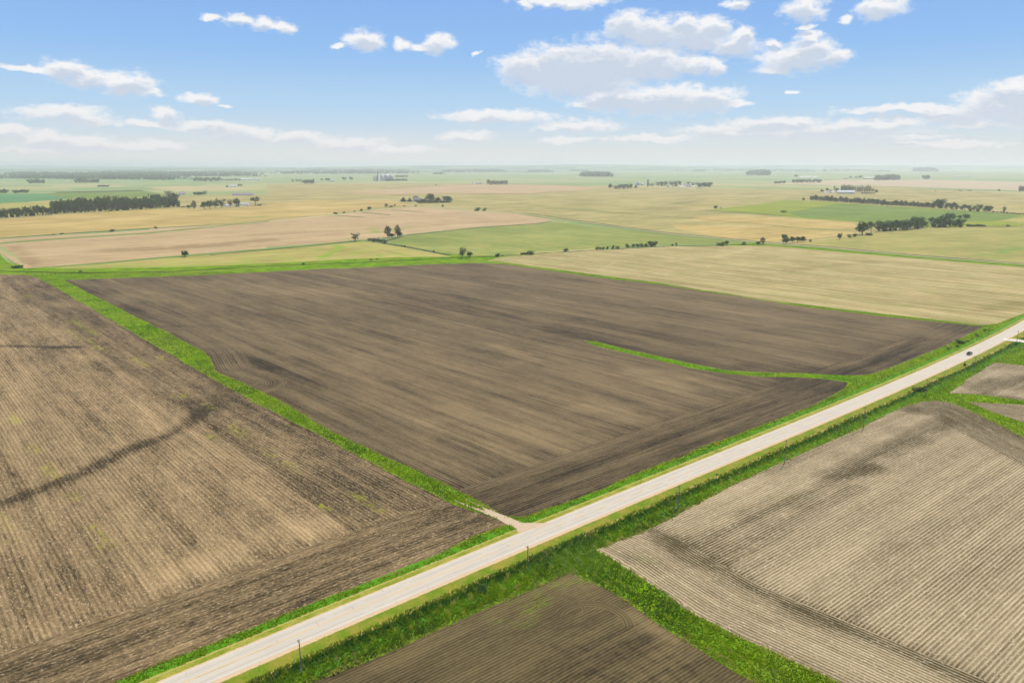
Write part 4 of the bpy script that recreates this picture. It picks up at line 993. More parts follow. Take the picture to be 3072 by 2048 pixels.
# trees and shrubs one can tell apart
for a in (
 ('A', 'lone round tree standing on the grassed line of the yellow stubble', 1633, 884, 76, 56, 'broad'),
 ('A', 'low wide shrub beside the pale dirt track at the left edge', 152, 982, 85, 34, 'bush'),
 ('A', 'small tree at the near end of the long left woodland, by the white low shed', 1490, 348, 62, 54, 'light'),
 ('A', 'wide flat-topped shrub on the field line left of centre', 988, 660, 46, 24, 'bush'), ('A', 'roundish shrub on the field line, furthest right of its line', 1376, 634, 28, 22, 'bush'),
 ('A', 'tiny shrub on the field line, furthest left of its line', 474, 690, 22, 12, 'bush'), ('A', 'small shrub just right of the tiny leftmost shrub on the field line', 545, 685, 22, 16, 'bush'),
 ('B', 'tall narrow-headed tree at the end of the bright green patch by the creek', 783, 743, 62, 82, 'light'),
 ('B', 'left one of the two tall dark trees standing together in mid distance', 1070, 715, 62, 108, 'round'), ('B', 'right one of the two tall dark trees standing together, pointed crown', 1155, 712, 60, 110, 'round'),
 ('B', 'low tree filling the gap between the two tall dark trees', 1108, 715, 50, 42, 'broad'), ('B', 'low tree tucked at the right foot of the two tall dark trees', 1182, 708, 40, 48, 'broad'),
 ('B', 'first shrub of the thicket left of the two tall dark trees', 908, 742, 34, 34, 'bush'), ('B', 'second shrub of the thicket left of the two tall dark trees', 940, 748, 34, 26, 'bush'),
 ('B', 'pale brownish tree in the thicket below the two tall dark trees', 970, 752, 52, 52, 'brown'), ('B', 'dark shrub in the middle of the thicket below the two tall trees', 1010, 760, 44, 46, 'bush'), ('B', 'pale shrub at the right end of the thicket below the two tall trees', 1048, 768, 46, 50, 'brown'),
 ('B', 'small shrub alone on the diagonal ditch right of the thicket', 1192, 794, 18, 18, 'bush'), ('B', 'tiny shrub touching the small one on the diagonal ditch', 1217, 797, 18, 18, 'bush'), ('B', 'small upright shrub near the lower end of the diagonal ditch', 1472, 842, 18, 20, 'bush'),
 ('B', 'tall ragged tree at the creek corner above the dark field', 1728, 892, 72, 106, 'light'), ('B', 'shorter round tree right of the ragged creek-corner tree', 1790, 890, 54, 60, 'broad'),
 ('B', 'rounded shrub on the creek right of the creek-corner trees', 2035, 884, 36, 44, 'bush'), ('B', 'tiny shrub by the rounded creek shrub', 2078, 878, 14, 16, 'bush'),
 ('B', 'dark shrub at the left end of the farm track, beside a smaller one', 608, 505, 34, 20, 'bush'), ('B', 'little shrub on the track, second from the left', 682, 498, 24, 18, 'bush'), ('B', 'tiny shrub on the track, third from the left', 775, 486, 16, 14, 'bush'),
 ('B', 'small tree on the track, fourth from the left', 835, 480, 26, 26, 'bush'), ('B', 'rounded tree standing clear on the track rise', 905, 474, 38, 38, 'broad'), ('B', 'taller tree at the top of the track, left of two shrubs', 1060, 452, 38, 42, 'light'),
 ('B', 'shrub beside the taller tree at the top of the track', 1098, 447, 28, 26, 'bush'), ('B', 'thin sapling right of the shrub at the top of the track', 1130, 444, 22, 26, 'light'), ('B', 'isolated tiny shrub in the tan field left of the grove lane', 1212, 440, 16, 15, 'bush'),
 ('B', 'small shrub on the line below the grove farmhouse', 1316, 440, 20, 18, 'bush'), ('B', 'slim sapling on the gravel road below the grove', 1553, 448, 24, 28, 'light'), ('B', 'left one of the paired round shrubs by the gravel road', 1858, 478, 54, 36, 'bush'), ('B', 'right one of the paired round shrubs by the gravel road', 1920, 478, 40, 30, 'bush'),
 ('B', 'left conifer of the grove beside the farmhouse', 1207, 398, 52, 46, 'conifer'), ('B', 'second conifer of the grove beside the farmhouse', 1262, 398, 48, 40, 'conifer'), ('B', 'yellowish tree behind the grove farmhouse', 1312, 382, 44, 40, 'light'),
 ('B', 'largest tree of the grove, tall and domed', 1442, 406, 98, 88, 'broad'), ('B', 'mid tree between the domed tree and the right end of the grove', 1515, 404, 52, 50, 'broad'), ('B', 'round tree at the right end of the grove', 1592, 404, 88, 62, 'broad'), ('B', 'dark tree at the left foot of the domed grove tree', 1385, 408, 60, 40, 'broad'),
 ('B', 'tiny shrub far off above the pale field', 1493, 252, 12, 12, 'bush'), ('B', 'dark shrub on the creek bank right of the bend', 975, 908, 26, 14, 'bush'), ('B', 'low dark shrub on the creek bank at the bend', 922, 914, 30, 16, 'bush'), ('B', 'tiny bankside shrub left of the bend', 780, 914, 16, 10, 'bush'), ('B', 'dark bankside shrub at the far left of the creek stretch', 325, 950, 30, 18, 'bush'),
 ('A', 'dark shrub on the creek bank near the left edge', 712, 1016, 30, 16, 'bush'),
 ('C', 'single dark round shrub on the creek between two clumps', 580, 836, 46, 36, 'bush'), ('C', 'wide dark shrub ending the short clump at left on the creek', 270, 864, 56, 40, 'bush'), ('C', 'lone shrub by the line ending at the pale field corner', 1905, 462, 42, 32, 'broad'), ('C', 'tiny shrub right of the lone field-corner shrub', 1946, 456, 14, 10, 'bush'),
 ('C', 'left part of the three-headed shrub clump near the road bend', 1928, 783, 34, 30, 'bush'), ('C', 'middle part of the three-headed shrub clump near the road bend', 1960, 787, 44, 42, 'bush'), ('C', 'right and tallest of the three-headed shrub clump near the road bend', 2000, 782, 40, 46, 'broad'),
 ('C', 'small round shrub between the clump and the road bend', 2150, 777, 32, 30, 'bush'), ('C', 'low tree at the left of the road-bend pair', 2275, 782, 44, 38, 'broad'), ('C', 'tall dark tree at the right of the road-bend pair', 2314, 772, 46, 62, 'round'),
 ('D', 'leaning two-tone tree at the gravel road, left of a dark thicket', 235, 735, 58, 58, 'broad'), ('D', 'large dark tree in front at the gravel road thicket', 256, 768, 74, 62, 'broad'), ('D', 'rounded dark tree in the gravel road thicket, second from its left', 312, 758, 58, 56, 'broad'),
 ('D', 'dark tree in the gravel road thicket, second from its right', 354, 756, 62, 56, 'broad'), ('D', 'rightmost dark tree of the gravel road thicket', 402, 754, 60, 56, 'broad'), ('D', 'small shrub just beyond the gravel road thicket', 466, 752, 22, 26, 'bush'),
 ('D', 'single rounded tree left of the very large tree', 725, 728, 54, 54, 'broad'), ('D', 'small dark shrub at the foot of the very large tree, left one', 812, 713, 38, 34, 'bush'), ('D', 'small dark shrub at the foot of the very large tree, right one', 858, 706, 42, 38, 'bush'),
 ('D', 'very large spreading tree standing apart from the hedgerow grove', 924, 690, 128, 126, 'broad'), ('D', 'thin-leaved half bare tree right of the very large tree', 1000, 684, 62, 112, 'spread'), ('D', 'low shrub below the thin-leaved tree', 985, 694, 60, 30, 'bush'),
 ('D', 'round shrub standing behind the gap of the hedgerow grove', 1532, 578, 56, 44, 'broad'), ('D', 'small tree behind the right grove, left of a pair', 1784, 552, 40, 42, 'broad'), ('D', 'taller tree behind the right grove, right of a pair', 1838, 556, 58, 56, 'broad'),
 ('D', 'small dark shrub at the right end of the near hedgerow', 2210, 616, 30, 18, 'bush'), ('D', 'wide low shrub inside the lime green field', 230, 494, 48, 24, 'bush'), ('D', 'small round tree just left of the long windbreak row', 406, 390, 26, 30, 'broad'),
 ('D', 'tiny shrub on the far pale plain, left', 1570, 305, 14, 8, 'bush'), ('D', 'flat shrub on the far pale plain, middle', 1790, 301, 34, 8, 'bush'), ('D', 'flat shrub on the far pale plain, right of middle', 1870, 302, 34, 10, 'bush'), ('D', 'small shrub on the far pale plain, right', 2131, 303, 22, 18, 'bush'),
 ('D', 'tree at the left tip of the far right hazy plain', 590, 138, 38, 28, 'broad'), ('D', 'small far tree left of the long white building', 345, 182, 36, 24, 'broad'),
 ('R5', 'wide dark shrub on the verge beyond the pickup truck', 1792, 380, 70, 36, 'bush'), ('R5', 'round shrub on the verge straight behind the pickup truck', 1766, 414, 32, 22, 'bush'), ('R5', 'small shrub on the verge nearest the dark field edge', 1680, 434, 26, 22, 'bush'), ('R5', 'tiny shrub on the verge at the field corner edge', 1660, 412, 14, 12, 'bush'),
 ('R5', 'tiny pointed shrub right of the wide dark verge shrub', 1856, 366, 20, 16, 'bush'), ('R5', 'little shrub near the road, upper verge, left of a pair', 1930, 308, 20, 14, 'bush'), ('R5', 'little shrub near the road, upper verge, right of a pair', 1946, 324, 24, 16, 'bush'),
 ('R5', 'round shrub at the corner of the dark field and the verge', 2006, 272, 28, 18, 'bush'), ('R5', 'tiny shrub right of the field corner shrub', 2032, 268, 16, 10, 'bush'), ('R5', 'small pointed sapling below the road beside the utility pole', 1828, 582, 26, 38, 'conifer'),
 ('R5', 'small dark shrub below the white driveway', 2280, 402, 22, 26, 'bush'), ('R5', 'large dark shrub in the ditch where the waterways meet', 1432, 800, 96, 44, 'bush'), ('R3', 'dark shrub in the roadside ditch left of the near utility pole', 1044, 872, 88, 46, 'bush'),
 ('R3', 'dark spiky shrub in the weeds at the ditch junction', 1512, 700, 26, 34, 'bush'),
 ('X4', 'low shrub at the left tip of the farmyard trees', 225, 492, 90, 44, 'bush'), ('X4', 'tall pointed tree in the left farmyard clump', 492, 528, 128, 200, 'round'), ('X4', 'squat tree left of the pointed farmyard tree', 372, 520, 130, 105, 'broad'),
 ('X4', 'first dark tree of the farmyard trio', 740, 532, 165, 200, 'broad'), ('X4', 'middle dark tree of the farmyard trio', 865, 522, 170, 228, 'broad'), ('X4', 'last dark tree of the farmyard trio', 985, 508, 140, 190, 'broad'), ('X4', 'pale green open tree left of the white farmhouse', 1130, 498, 205, 246, 'light'),
 ('X4', 'pale thin tree in front of the farmhouse roof', 1345, 494, 130, 210, 'light'), ('X4', 'dark full tree in front of the farmhouse', 1492, 472, 172, 226, 'broad'), ('X4', 'flat spreading tree at the right of the farmyard', 1932, 444, 205, 198, 'spread'), ('X4', 'dark round shrub at the far right of the farmyard', 2025, 448, 112, 46, 'bush'),
 ('X4', 'small pale tree right of the dark clump beyond the farmyard', 740, 198, 92, 116, 'light'),
 ('X5', 'pinkish bare-topped tree near the left of the silo farm trees', 272, 336, 84, 88, 'brown'), ('X5', 'square-topped tree at the left end of the silo farm trees', 176, 336, 84, 100, 'broad'), ('X5', 'small pointed conifer beside the white hopper bin', 630, 317, 58, 66, 'conifer'), ('X5', 'pale low tree right of the tall grey silo', 912, 292, 92, 66, 'light'),
 ('X5', 'yellow green tree in the silo farm yard, left', 1030, 292, 96, 98, 'light'), ('X5', 'wide pale tree behind the domed shed', 1275, 292, 140, 98, 'light'), ('X5', 'low dark shrub below the right trees of the silo farm', 1746, 330, 84, 16, 'bush'),
 ('X7', 'small conifer at the left tip of the long barn farm', 175, 256, 44, 70, 'conifer'), ('X7', 'round tree next to the left tip conifer of the long barn farm', 204, 270, 64, 58, 'broad'), ('X7', 'dark tree left of the barn farm behind the grey brush', 300, 256, 66, 90, 'broad'), ('X7', 'grey-brown brush behind the small white roof', 355, 254, 92, 56, 'brown'),
 ('X7', 'slim tall conifer left of the round tree at the barn farm', 460, 234, 38, 106, 'poplar'), ('X7', 'dark round tree at the left end of the long white barn', 526, 264, 104, 92, 'broad'), ('X7', 'dark round tree at the right end of the barn farm', 1374, 292, 74, 86, 'broad'), ('X7', 'pale tree ending the poplar line at the barn farm', 1290, 282, 90, 106, 'light')):
    T(*a)
ORD = 'first second third fourth fifth sixth seventh eighth ninth tenth eleventh twelfth thirteenth fourteenth fifteenth'.split()
def row_of(view, pts, w, h, kind, label, group, jit=.15):
    for k, (x, y) in enumerate(sorted(pts)):
        lb = label if not (1 < len(pts) <= 15) else label.replace('one of the', '%s from left of the' % ORD[k])
        if len(lb.split()) > 16: print('LONG', lb)
        tree(view, x, y, w * TR.uniform(1 - jit, 1 + jit), h * TR.uniform(1 - jit, 1 + jit), kind, lb, group)
def along(pts, step):
    out = []; xs = [p[0] for p in pts]; ys = [p[1] for p in pts]; x = xs[0]
    while x <= xs[-1]:
        out.append((x + TR.uniform(-.12, .12) * step, float(np.interp(x, xs, ys)))); x += step
    return out
row_of('D', along([(472, 389), (1100, 432), (1560, 457)], 18), 30, 50, 'round', 'one of the close-set dark trees of the long windbreak row behind the green field', 'long windbreak row', .2)
row_of('D', [(x, 456) for x in (1565, 1600, 1622)], 56, 78, 'full', 'one of the taller bushy trees where the windbreak row steps up', 'taller trees at the step of the windbreak')
row_of('D', [(1665, 464), (1710, 468), (1750, 470), (1808, 474), (1866, 480), (1908, 482), (1955, 486)], 44, 60, 'full', 'one of the spaced dark trees continuing the windbreak to the right', 'spaced trees right of the windbreak', .15)
row_of('D', [(2010, 490), (2042, 490)], 48, 58, 'full', 'one of the two merged dark trees near the end of the spaced row', 'merged pair at the end of the spaced row', .05)
row_of('D', [(2175, 496)], 34, 64, 'light', 'thin open tree alone beyond the spaced row', None)
row_of('D', along([(2080, 492), (2352, 514)], 30), 26, 18, 'brown', 'one of the low bare shrubs on the line at the right edge', 'low bare shrubs at the right edge')
row_of('XW', along([(0, 672), (500, 630), (1240, 585)], 64), 104, 205, 'full', 'one of the ragged spaced trees at the left end of the long woodland', 'ragged trees at the woodland left end', .28)
row_of('A', along([(480, 505), (700, 494), (1100, 474), (1560, 444)], 30), 60, 104, 'full', 'one of the dense dark trees of the long woodland front', 'dense woodland front', .24)
row_of('A', along([(500, 490), (1100, 462), (1540, 436)], 33), 56, 104, 'full', 'one of the dense dark trees in the second rank of the long woodland', 'woodland second rank', .24)
row_of('D', along([(1072, 656), (1180, 652), (1330, 642)], 36), 80, 84, 'full', 'one of the dense rounded trees of the left hedgerow grove', 'left hedgerow grove', .15)
row_of('D', [(1350, 640), (1385, 636), (1420, 632)], 76, 104, 'full', 'one of the tallest trees of the left hedgerow grove', 'tall trees of the left hedgerow grove', .06)
row_of('D', [(1452, 628), (1475, 624)], 56, 60, 'full', 'one of the low trees closing the left hedgerow grove', 'low trees closing the left grove', .2)
row_of('D', [(1560, 622), (1600, 622), (1645, 622), (1690, 622)], 78, 88, 'full', 'one of the dense trees in the front of the right hedgerow grove', 'right hedgerow grove front', .12)
row_of('D', [(1640, 598), (1690, 596)], 84, 100, 'full', 'one of the high trees rising behind the right hedgerow grove', 'high trees of the right grove', .05)
row_of('D', [(1745, 622), (1790, 621)], 72, 74, 'full', 'one of the round dark trees at the right end of the right grove', 'right end of the right grove', .08)
row_of('D', along([(1860, 616), (1990, 616)], 32), 42, 24, 'bush', 'one of the low hedge shrubs right of the right grove', 'low hedge right of the grove', .1)
row_of('B', along([(1345, 410), (1620, 406)], 24), 36, 32, 'bush', 'one of the low dark trees along the front of the grove farmstead', 'front row of the grove', .12)
row_of('C', [(195, 862), (216, 861), (236, 862)], 18, 20, 'bush', 'one of the three little shrubs left of the wide creek shrub', 'three little creek shrubs')
row_of('C', [(855, 817), (883, 816), (910, 815), (945, 815)], 27, 27, 'bush', 'one of the even little shrubs starting the creek hedge', 'little shrubs starting the creek hedge')
row_of('C', [(995, 815), (1036, 812)], 30, 34, 'bush', 'one of the two rounder shrubs in the gap of the creek hedge', 'two rounder creek hedge shrubs')
row_of('C', [(1125, 798), (1176, 796), (1216, 795), (1250, 794), (1288, 792)], 38, 32, 'bush', 'one of the joined shrubs in the middle of the creek hedge', 'joined creek hedge shrubs', .2)
row_of('C', [(1325, 791), (1362, 790)], 44, 46, 'full', 'one of the two taller shrubs ending the creek hedge', 'taller creek hedge end', .05)
row_of('C', [(1520, 786), (1555, 785)], 22, 28, 'bush', 'one of the small upright shrubs between creek hedge and road clump', 'two upright creek shrubs')
row_of('B', along([(2250, 864), (2345, 862)], 22), 22, 24, 'bush', 'one of the low shrubs in a short run along the creek', 'short run of creek shrubs')
row_of('X5', [(340, 336), (388, 334), (440, 330), (486, 328), (540, 326)], 66, 82, 'full', 'one of the dark trees in a row left of the silo farm', 'row left of the silo farm', .08)
row_of('X5', [(1088, 292), (1152, 284), (1335, 290), (1400, 274)], 68, 94, 'full', 'one of the dark yard trees between the silo and the barns', 'yard trees of the silo farm', .1)
row_of('X5', [(1565, 272), (1640, 284)], 80, 76, 'light', 'one of the pale trees behind the white barns', 'pale trees behind the barns', .05)
row_of('X5', [(1735, 302), (1790, 302), (1850, 302), (1900, 300), (1940, 298)], 86, 86, 'full', 'one of the dense dark trees closing the silo farm on the right', 'dense trees right of the silo farm', .06)
row_of('X7', [(x, 286) for x in range(615, 890, 32)], 42, 172, 'poplar', 'one of the tall conifers crowded behind the long white barn', 'conifers behind the long barn', .1)
row_of('X7', [(915, 290), (960, 288), (1003, 288), (1040, 290), (1082, 290), (1124, 290), (1164, 290), (1200, 288), (1242, 288)], 36, 160, 'poplar', 'one of the spaced columnar trees in line right of the long barn', 'columnar trees right of the barn', .15)
row_of('X7', along([(1085, 306), (1335, 306)], 48), 62, 44, 'brown', 'one of the grey-brown bushes in a low row by the gravel road', 'grey-brown bushes by the barn farm', .08)
row_of('X4', [(505, 198), (560, 198), (615, 198), (665, 198)], 74, 74, 'full', 'one of the dark trees in the small clump beyond the farmyard', 'small clump beyond the farmyard', .08)
row_of('A', [(262, 236), (290, 236), (322, 236), (350, 236), (382, 236)], 36, 36, 'full', 'one of the hazy trees of the square far copse at left', 'square far copse', .1)
row_of('A', [(672, 233), (700, 232), (728, 232), (765, 232), (795, 232), (825, 232), (858, 232)], 34, 34, 'full', 'one of the hazy trees of the twin-humped far copse', 'twin-humped far copse', .18)
row_of('A', [(875, 266), (898, 266), (922, 266), (945, 266)], 30, 20, 'bush', 'one of the low shrubs in the flat far thicket', 'flat far thicket')
row_of('A', [(5, 322), (30, 322), (58, 321)], 36, 36, 'full', 'one of the trees of the copse cut by the left edge', 'copse at the left edge'); row_of('A', [(130, 322), (158, 322), (186, 322), (212, 321), (240, 321)], 32, 30, 'full', 'one of the trees of the low copse right of the left-edge copse', 'second left copse')
row_of('A', [(1720 + 26 * k, 219) for k in range(9)], 30, 38, 'full', 'one of the trees of the dense far windbreak by the hazy village', 'dense far windbreak'); row_of('A', [(1960 + 30 * k, 216) for k in range(6)], 30, 24, 'light', 'one of the thin far trees right of the dense far windbreak', 'thin far trees')
row_of('A', [(2003, 272), (2105, 263), (2130, 263)], 22, 22, 'full', 'one of the small trees at the tiny white-roofed farm', 'trees at the tiny farm')
row_of('B', [(312, 240), (416, 237)], 14, 40, 'poplar', 'one of the two slim end trees of the boxed far copse', 'slim end trees'); row_of('B', [(335 + 15 * k, 240) for k in range(6)], 22, 36, 'full', 'one of the trees inside the boxed far copse', 'boxed far copse', .08)
row_of('B', [(232, 224), (262, 222), (288, 222)], 24, 24, 'light', 'one of the faint trees left of the boxed far copse', 'faint far trees'); row_of('B', [(485, 210), (530, 210), (548, 212)], 26, 20, 'full', 'one of the trees by the faint white farm', 'trees by the faint farm')
row_of('B', [(676, 206), (692, 206), (738, 206), (750, 206)], 24, 26, 'full', 'one of the small far trees at the paired farm clumps', 'paired farm clumps')
row_of('X8', [(850 + 46 * k, 462) for k in range(15)], 56, 72, 'full', 'one of the dark trees in the row before the grain bins', 'row before the grain bins', .12)
row_of('X8', [(1160 + 50 * k, 346) for k in range(8)], 60, 66, 'full', 'one of the trees in the straight row behind the grain bins', 'row behind the grain bins', .05)
row_of('B', [(1958, 246), (1985, 249)], 30, 42, 'full', 'one of the two trees at the left of the green far copse', 'left of green far copse'); row_of('B', [(2005 + 22 * k, 249) for k in range(6)], 28, 40, 'full', 'one of the trees of the green far copse', 'green far copse', .08)
row_of('D', [(160, 240), (180, 239), (205, 238), (232, 238)], 30, 26, 'full', 'one of the small trees left of the far hedge at right', 'small far trees at right'); row_of('D', [(318, 231), (352, 231), (380, 231), (408, 230), (436, 230), (466, 230), (496, 230), (526, 230), (545, 230)], 32, 30, 'full', 'one of the trees of the far hedge at right', 'far hedge at right', .12)
row_of('D', [(822, 194), (868, 194), (898, 190), (912, 190)], 22, 22, 'full', 'one of the trees by the red-walled far shed', 'trees by the red far shed'); row_of('D', [(1470, 200), (1488, 200), (1506, 200)], 28, 38, 'full', 'one of the trees of the square copse on the right plain', 'square right copse', .05)
row_of('D', [(2310, 312), (2325, 312), (2340, 312), (2355, 312)], 20, 54, 'poplar', 'one of the dark conifers cut by the right edge', 'conifers at the right edge', .06)

# far-off woods that read as one mass
def wood(view, x0, y0, x1, y1, h, rows=4, dy_=-2.0, dens=1.0, label='hazy far-off wood'):
    (ax, ay), (bx, by) = V(view, (x0, y0), (x1, y1)); s0 = VIEWS[view][2]
    vs, fs = [], []
    q = [(-.5, 0, .0), (.5, 0, .0), (.42, 0, .7), (.15, 0, 1.0), (-.2, 0, .95), (-.45, 0, .6)]
    for r in range(rows):
        yy = dy_ * r / s0
        n = int(abs(bx - ax) / 2.6 * dens) + 1
        for k in range(n):
            f = TR.random(); e = min(f, 1 - f) * 2; 
            if TR.random() > e * 3 + .15: continue
            x = ax + (bx - ax) * f; y = max(ay + (by - ay) * f + yy, 500.5); p = G(x, y); s = SP(x, y)
            H_ = h / s0 * s * TR.uniform(.7, 1.05) * (0.6 + 0.4 * min(1, e * 3)); W_ = H_ * TR.uniform(.7, 1.25)
            z0 = 0
            for _ in range(11):     # leaf clumps
                c = Vector((p[0] + TR.uniform(-.4, .4) * W_, p[1] + TR.uniform(-.4, .4) * W_, H_ * TR.uniform(.12, .85)))
                u = Vector((TR.gauss(0, 1), TR.gauss(0, 1), TR.gauss(0, .6))).normalized(); v = u.cross(Vector((TR.gauss(0, 1), TR.gauss(0, 1), TR.gauss(0, 1)))).normalized(); sz = H_ * TR.uniform(.18, .30)
                k0 = len(vs); vs += [c + u * sz, c + v * sz, c - u * sz, c - v * sz]; fs.append((k0, k0 + 1, k0 + 2, k0 + 3))
    me = mk('woodland', vs, fs, L_DARK); o = bpy.data.objects.new('woodland', me); COL.objects.link(o); o['kind'] = 'stuff'; tag(o, label, 'woodland'); return o
wood('A', -60, 192, 1700, 208, 27, 6, -8, 1.1, 'long hazy belt of woods across the left distance')
wood('A', 700, 172, 2352, 175, 22, 5, -7, 1.3, 'blue-hazed woods behind the left belt')
wood('B', 0, 152, 1400, 150, 22, 6, -7, 1.2, 'blue-hazed woods behind the grain bins')
wood('B', 1460, 158, 1580, 158, 18, 2, -4, 1.2, 'small faint wood right of the grain bins')
wood('B', 1500, 140, 2140, 138, 20, 4, -4, 1.4, 'faint wood belt above the pale centre fields')
wood('C', 700, 176, 1000, 178, 32, 4, -6, 2.2, 'low dome-shaped wood on the green plain')
wood('C', 230, 138, 480, 138, 18, 3, -4, 1.6, 'faint wood left of the dome-shaped wood')
wood('C', 600, 132, 800, 132, 16, 3, -4, 1.2, 'faint specks of wood above the dome-shaped wood')
wood('C', 1720, 133, 1810, 133, 18, 2, -4, 2.0, 'little faint wood on the right horizon plain')
wood('C', 2170, 165, 2352, 160, 34, 4, -5, 1.8, 'hazy wood at the right of the horizon plain')
wood('D', 0, 165, 116, 165, 38, 4, -5, 2.0, 'hazy wood joined to the left of the right plain')
wood('D', 100, 128, 520, 136, 14, 3, -4, 1.3, 'thin hazy wood strip at the right')
wood('D', 1030, 208, 1256, 205, 36, 4, -5, 2.4, 'smooth mound-shaped wood beside the red-walled shed')
wood('D', 1360, 132, 1600, 134, 34, 3, -4, 1.8, 'rounded hazy wood high on the right plain')
wood('D', 1000, 132, 1180, 134, 14, 2, -4, 1.2, 'low hazy farm woods on the right plain')
wood('D', 1880, 108, 1990, 106, 18, 2, -3, 1.4, 'tiny hazy wood at the far right horizon')
for k in range(16):
    x0 = TR.uniform(0, 2900); y = TR.uniform(502, 514)
    wood('N', x0, y, x0 + TR.uniform(120, 480), y + TR.uniform(-1, 1), TR.uniform(3.0, 5.5), 2, -1.0, 0.9, 'thin blue line of trees near the horizon')

# ------------------------------------------------------------------ farm buildings
M_whitewall = plain('white_siding', (0.70, 0.69, 0.66), 0.7, var=0.05); M_whiteroof = plain('white_metal_roof', (0.80, 0.80, 0.79), 0.5, var=0.03, spec=0.4)
M_greyroof = plain('grey_shingles', (0.30, 0.28, 0.28), 0.9, var=0.12); M_pinkroof = plain('faded_metal_roof', (0.62, 0.50, 0.46), 0.6, var=0.08)
M_redwall = plain('barn_red', (0.30, 0.06, 0.04), 0.8, var=0.1); M_greenwall = plain('pale_green_metal', (0.50, 0.62, 0.52), 0.6, var=0.06); M_tanwall = plain('cream_siding', (0.62, 0.56, 0.42), 0.8, var=0.06)
M_glassd = plain('dark_glass', (0.03, 0.035, 0.04), 0.15, var=0.0, spec=0.6); M_doorm = plain('grey_door', (0.30, 0.30, 0.30), 0.6, var=0.05)
M_galv = plain('galvanised_steel', (0.50, 0.52, 0.53), 0.45, 0.35, var=0.06); M_conc = plain('weathered_concrete', (0.30, 0.29, 0.26), 0.9, var=0.12); M_tower = plain('dark_tower_steel', (0.16, 0.15, 0.16), 0.6, 0.2, var=0.1)
def gable(view, x, y, wpx, hpx, label, depth=.45, rot=0.0, wallm=None, roofm=None, cat='barn', name='barn', roof=.5, nwin=4, ndoor=1):
    p, s = ground3(view, x, y); L_ = wpx * s; Ht = hpx * s; D_ = max(6.0, min(L_ * depth, 30)); wh = Ht * (1 - roof); rr = Ht * roof
    wh = max(wh, 2.2); wallm = wallm or M_whitewall; roofm = roofm or M_whiteroof
    o = empty(name, (p.x, p.y + D_ / 2, p.z), rot, label, cat)
    hx, hy = L_ / 2, D_ / 2
    child('wall', mk('wall', [(-hx, -hy, -.3), (hx, -hy, -.3), (hx, hy, -.3), (-hx, hy, -.3), (-hx, -hy, wh), (hx, -hy, wh), (hx, hy, wh), (-hx, hy, wh), (-hx, 0, wh + rr * .97), (hx, 0, wh + rr * .97)],
          [(0, 1, 5, 4), (2, 3, 7, 6), (1, 2, 6, 9, 5), (3, 0, 4, 8, 7)], wallm), o)
    ov = .4; t = .2; rs = rr / hy
    v = []
    for sx in (-hx - ov, hx + ov):
        v += [(sx, -hy - ov, wh - ov * rs), (sx, 0, wh + rr), (sx, hy + ov, wh - ov * rs), (sx, -hy - ov, wh - ov * rs + t), (sx, 0, wh + rr + t), (sx, hy + ov, wh - ov * rs + t)]
    child('roof', mk('roof', v, [(0, 1, 4, 3), (1, 2, 5, 4), (6, 9, 10, 7), (7, 10, 11, 8), (3, 4, 10, 9), (4, 5, 11, 10), (0, 3, 9, 6), (2, 8, 11, 5), (0, 6, 7, 1), (1, 7, 8, 2)], roofm), o)
    if ndoor: child('door', boxes('door', [(hx * .55, hx * .55 + min(4, hx * .4), -hy - .08, -hy + .02, -.2, wh * .8)], M_doorm), o)
    wm = boxes('window', [(-.7, .7, -.06, .02, -.6, .6)], M_glassd)
    for k in range(nwin):
        c = child('window', wm, o); c.location = (-hx * .85 + k * (hx * 1.3) / max(1, nwin - 1) if nwin > 1 else 0, -hy - .02, wh * .55)
    return o
gable('X7', 728, 302, 372, 70, 'long white barn with bright white metal roof at the right farm', .22, math.radians(-6), roof=.52, nwin=8)
gable('X7', 425, 292, 88, 46, 'small white-roofed shed left of the long white barn', .6, math.radians(24), roof=.6, nwin=2, name='shed', cat='shed')
gable('X7', 272, 290, 60, 22, 'low white shed furthest left at the long barn farm', .5, 0, roof=.5, nwin=2, name='shed', cat='shed')
gable('X7', 338, 272, 58, 30, 'pale house with light roof behind the small white-roofed shed', .6, 0, M_tanwall, M_whiteroof, 'house', 'house', nwin=3)
gable('X4', 1245, 472, 165, 52, 'white farmhouse with pale roof under the farmyard trees', .4, math.radians(4), roof=.5, nwin=4, name='house', cat='house')
gable('X4', 1500, 466, 120, 46, 'grey-blue house hidden behind the dark full farmyard tree', .5, 0, M_greenwall, M_greyroof, 'house', 'house', nwin=3)
gable('X4', 1668, 428, 190, 42, 'long white-roofed shed right of the farmhouse', .3, math.radians(8), roof=.7, nwin=3, name='shed', cat='shed')
gable('X4', 1742, 462, 40, 16, 'tiny white coop in front of the farmyard fence', .7, 0, roof=.4, nwin=1, name='coop', cat='coop')
gable('X4', 1620, 206, 490, 52, 'very long livestock barn with pinkish white roof beyond the farmyard', .12, math.radians(2), M_whitewall, M_pinkroof, roof=.7, nwin=10)
gable('X4', 195, 188, 125, 62, 'old barn with faded grey-pink roof beyond the woodland end', .6, math.radians(12), M_conc, M_pinkroof, roof=.75, nwin=2)
gable('X4', 96, 192, 90, 16, 'low white shed left of the old faded barn', .3, 0, roof=.4, nwin=2, name='shed', cat='shed')
gable('B', 1326, 397, 58, 34, 'grey farmhouse with pale gable inside the centre grove', .6, math.radians(18), M_conc, M_greyroof, 'house', 'house', nwin=3)
gable('X5', 1205, 297, 60, 46, 'pale green round-roofed machine shed in the silo farm yard', .8, math.radians(70), M_greenwall, M_greenwall, 'shed', 'machine_shed', roof=.55, nwin=1)
gable('X5', 1346, 290, 52, 34, 'cream house between the yard trees of the silo farm', .6, 0, M_tanwall, M_greyroof, 'house', 'house', nwin=3)
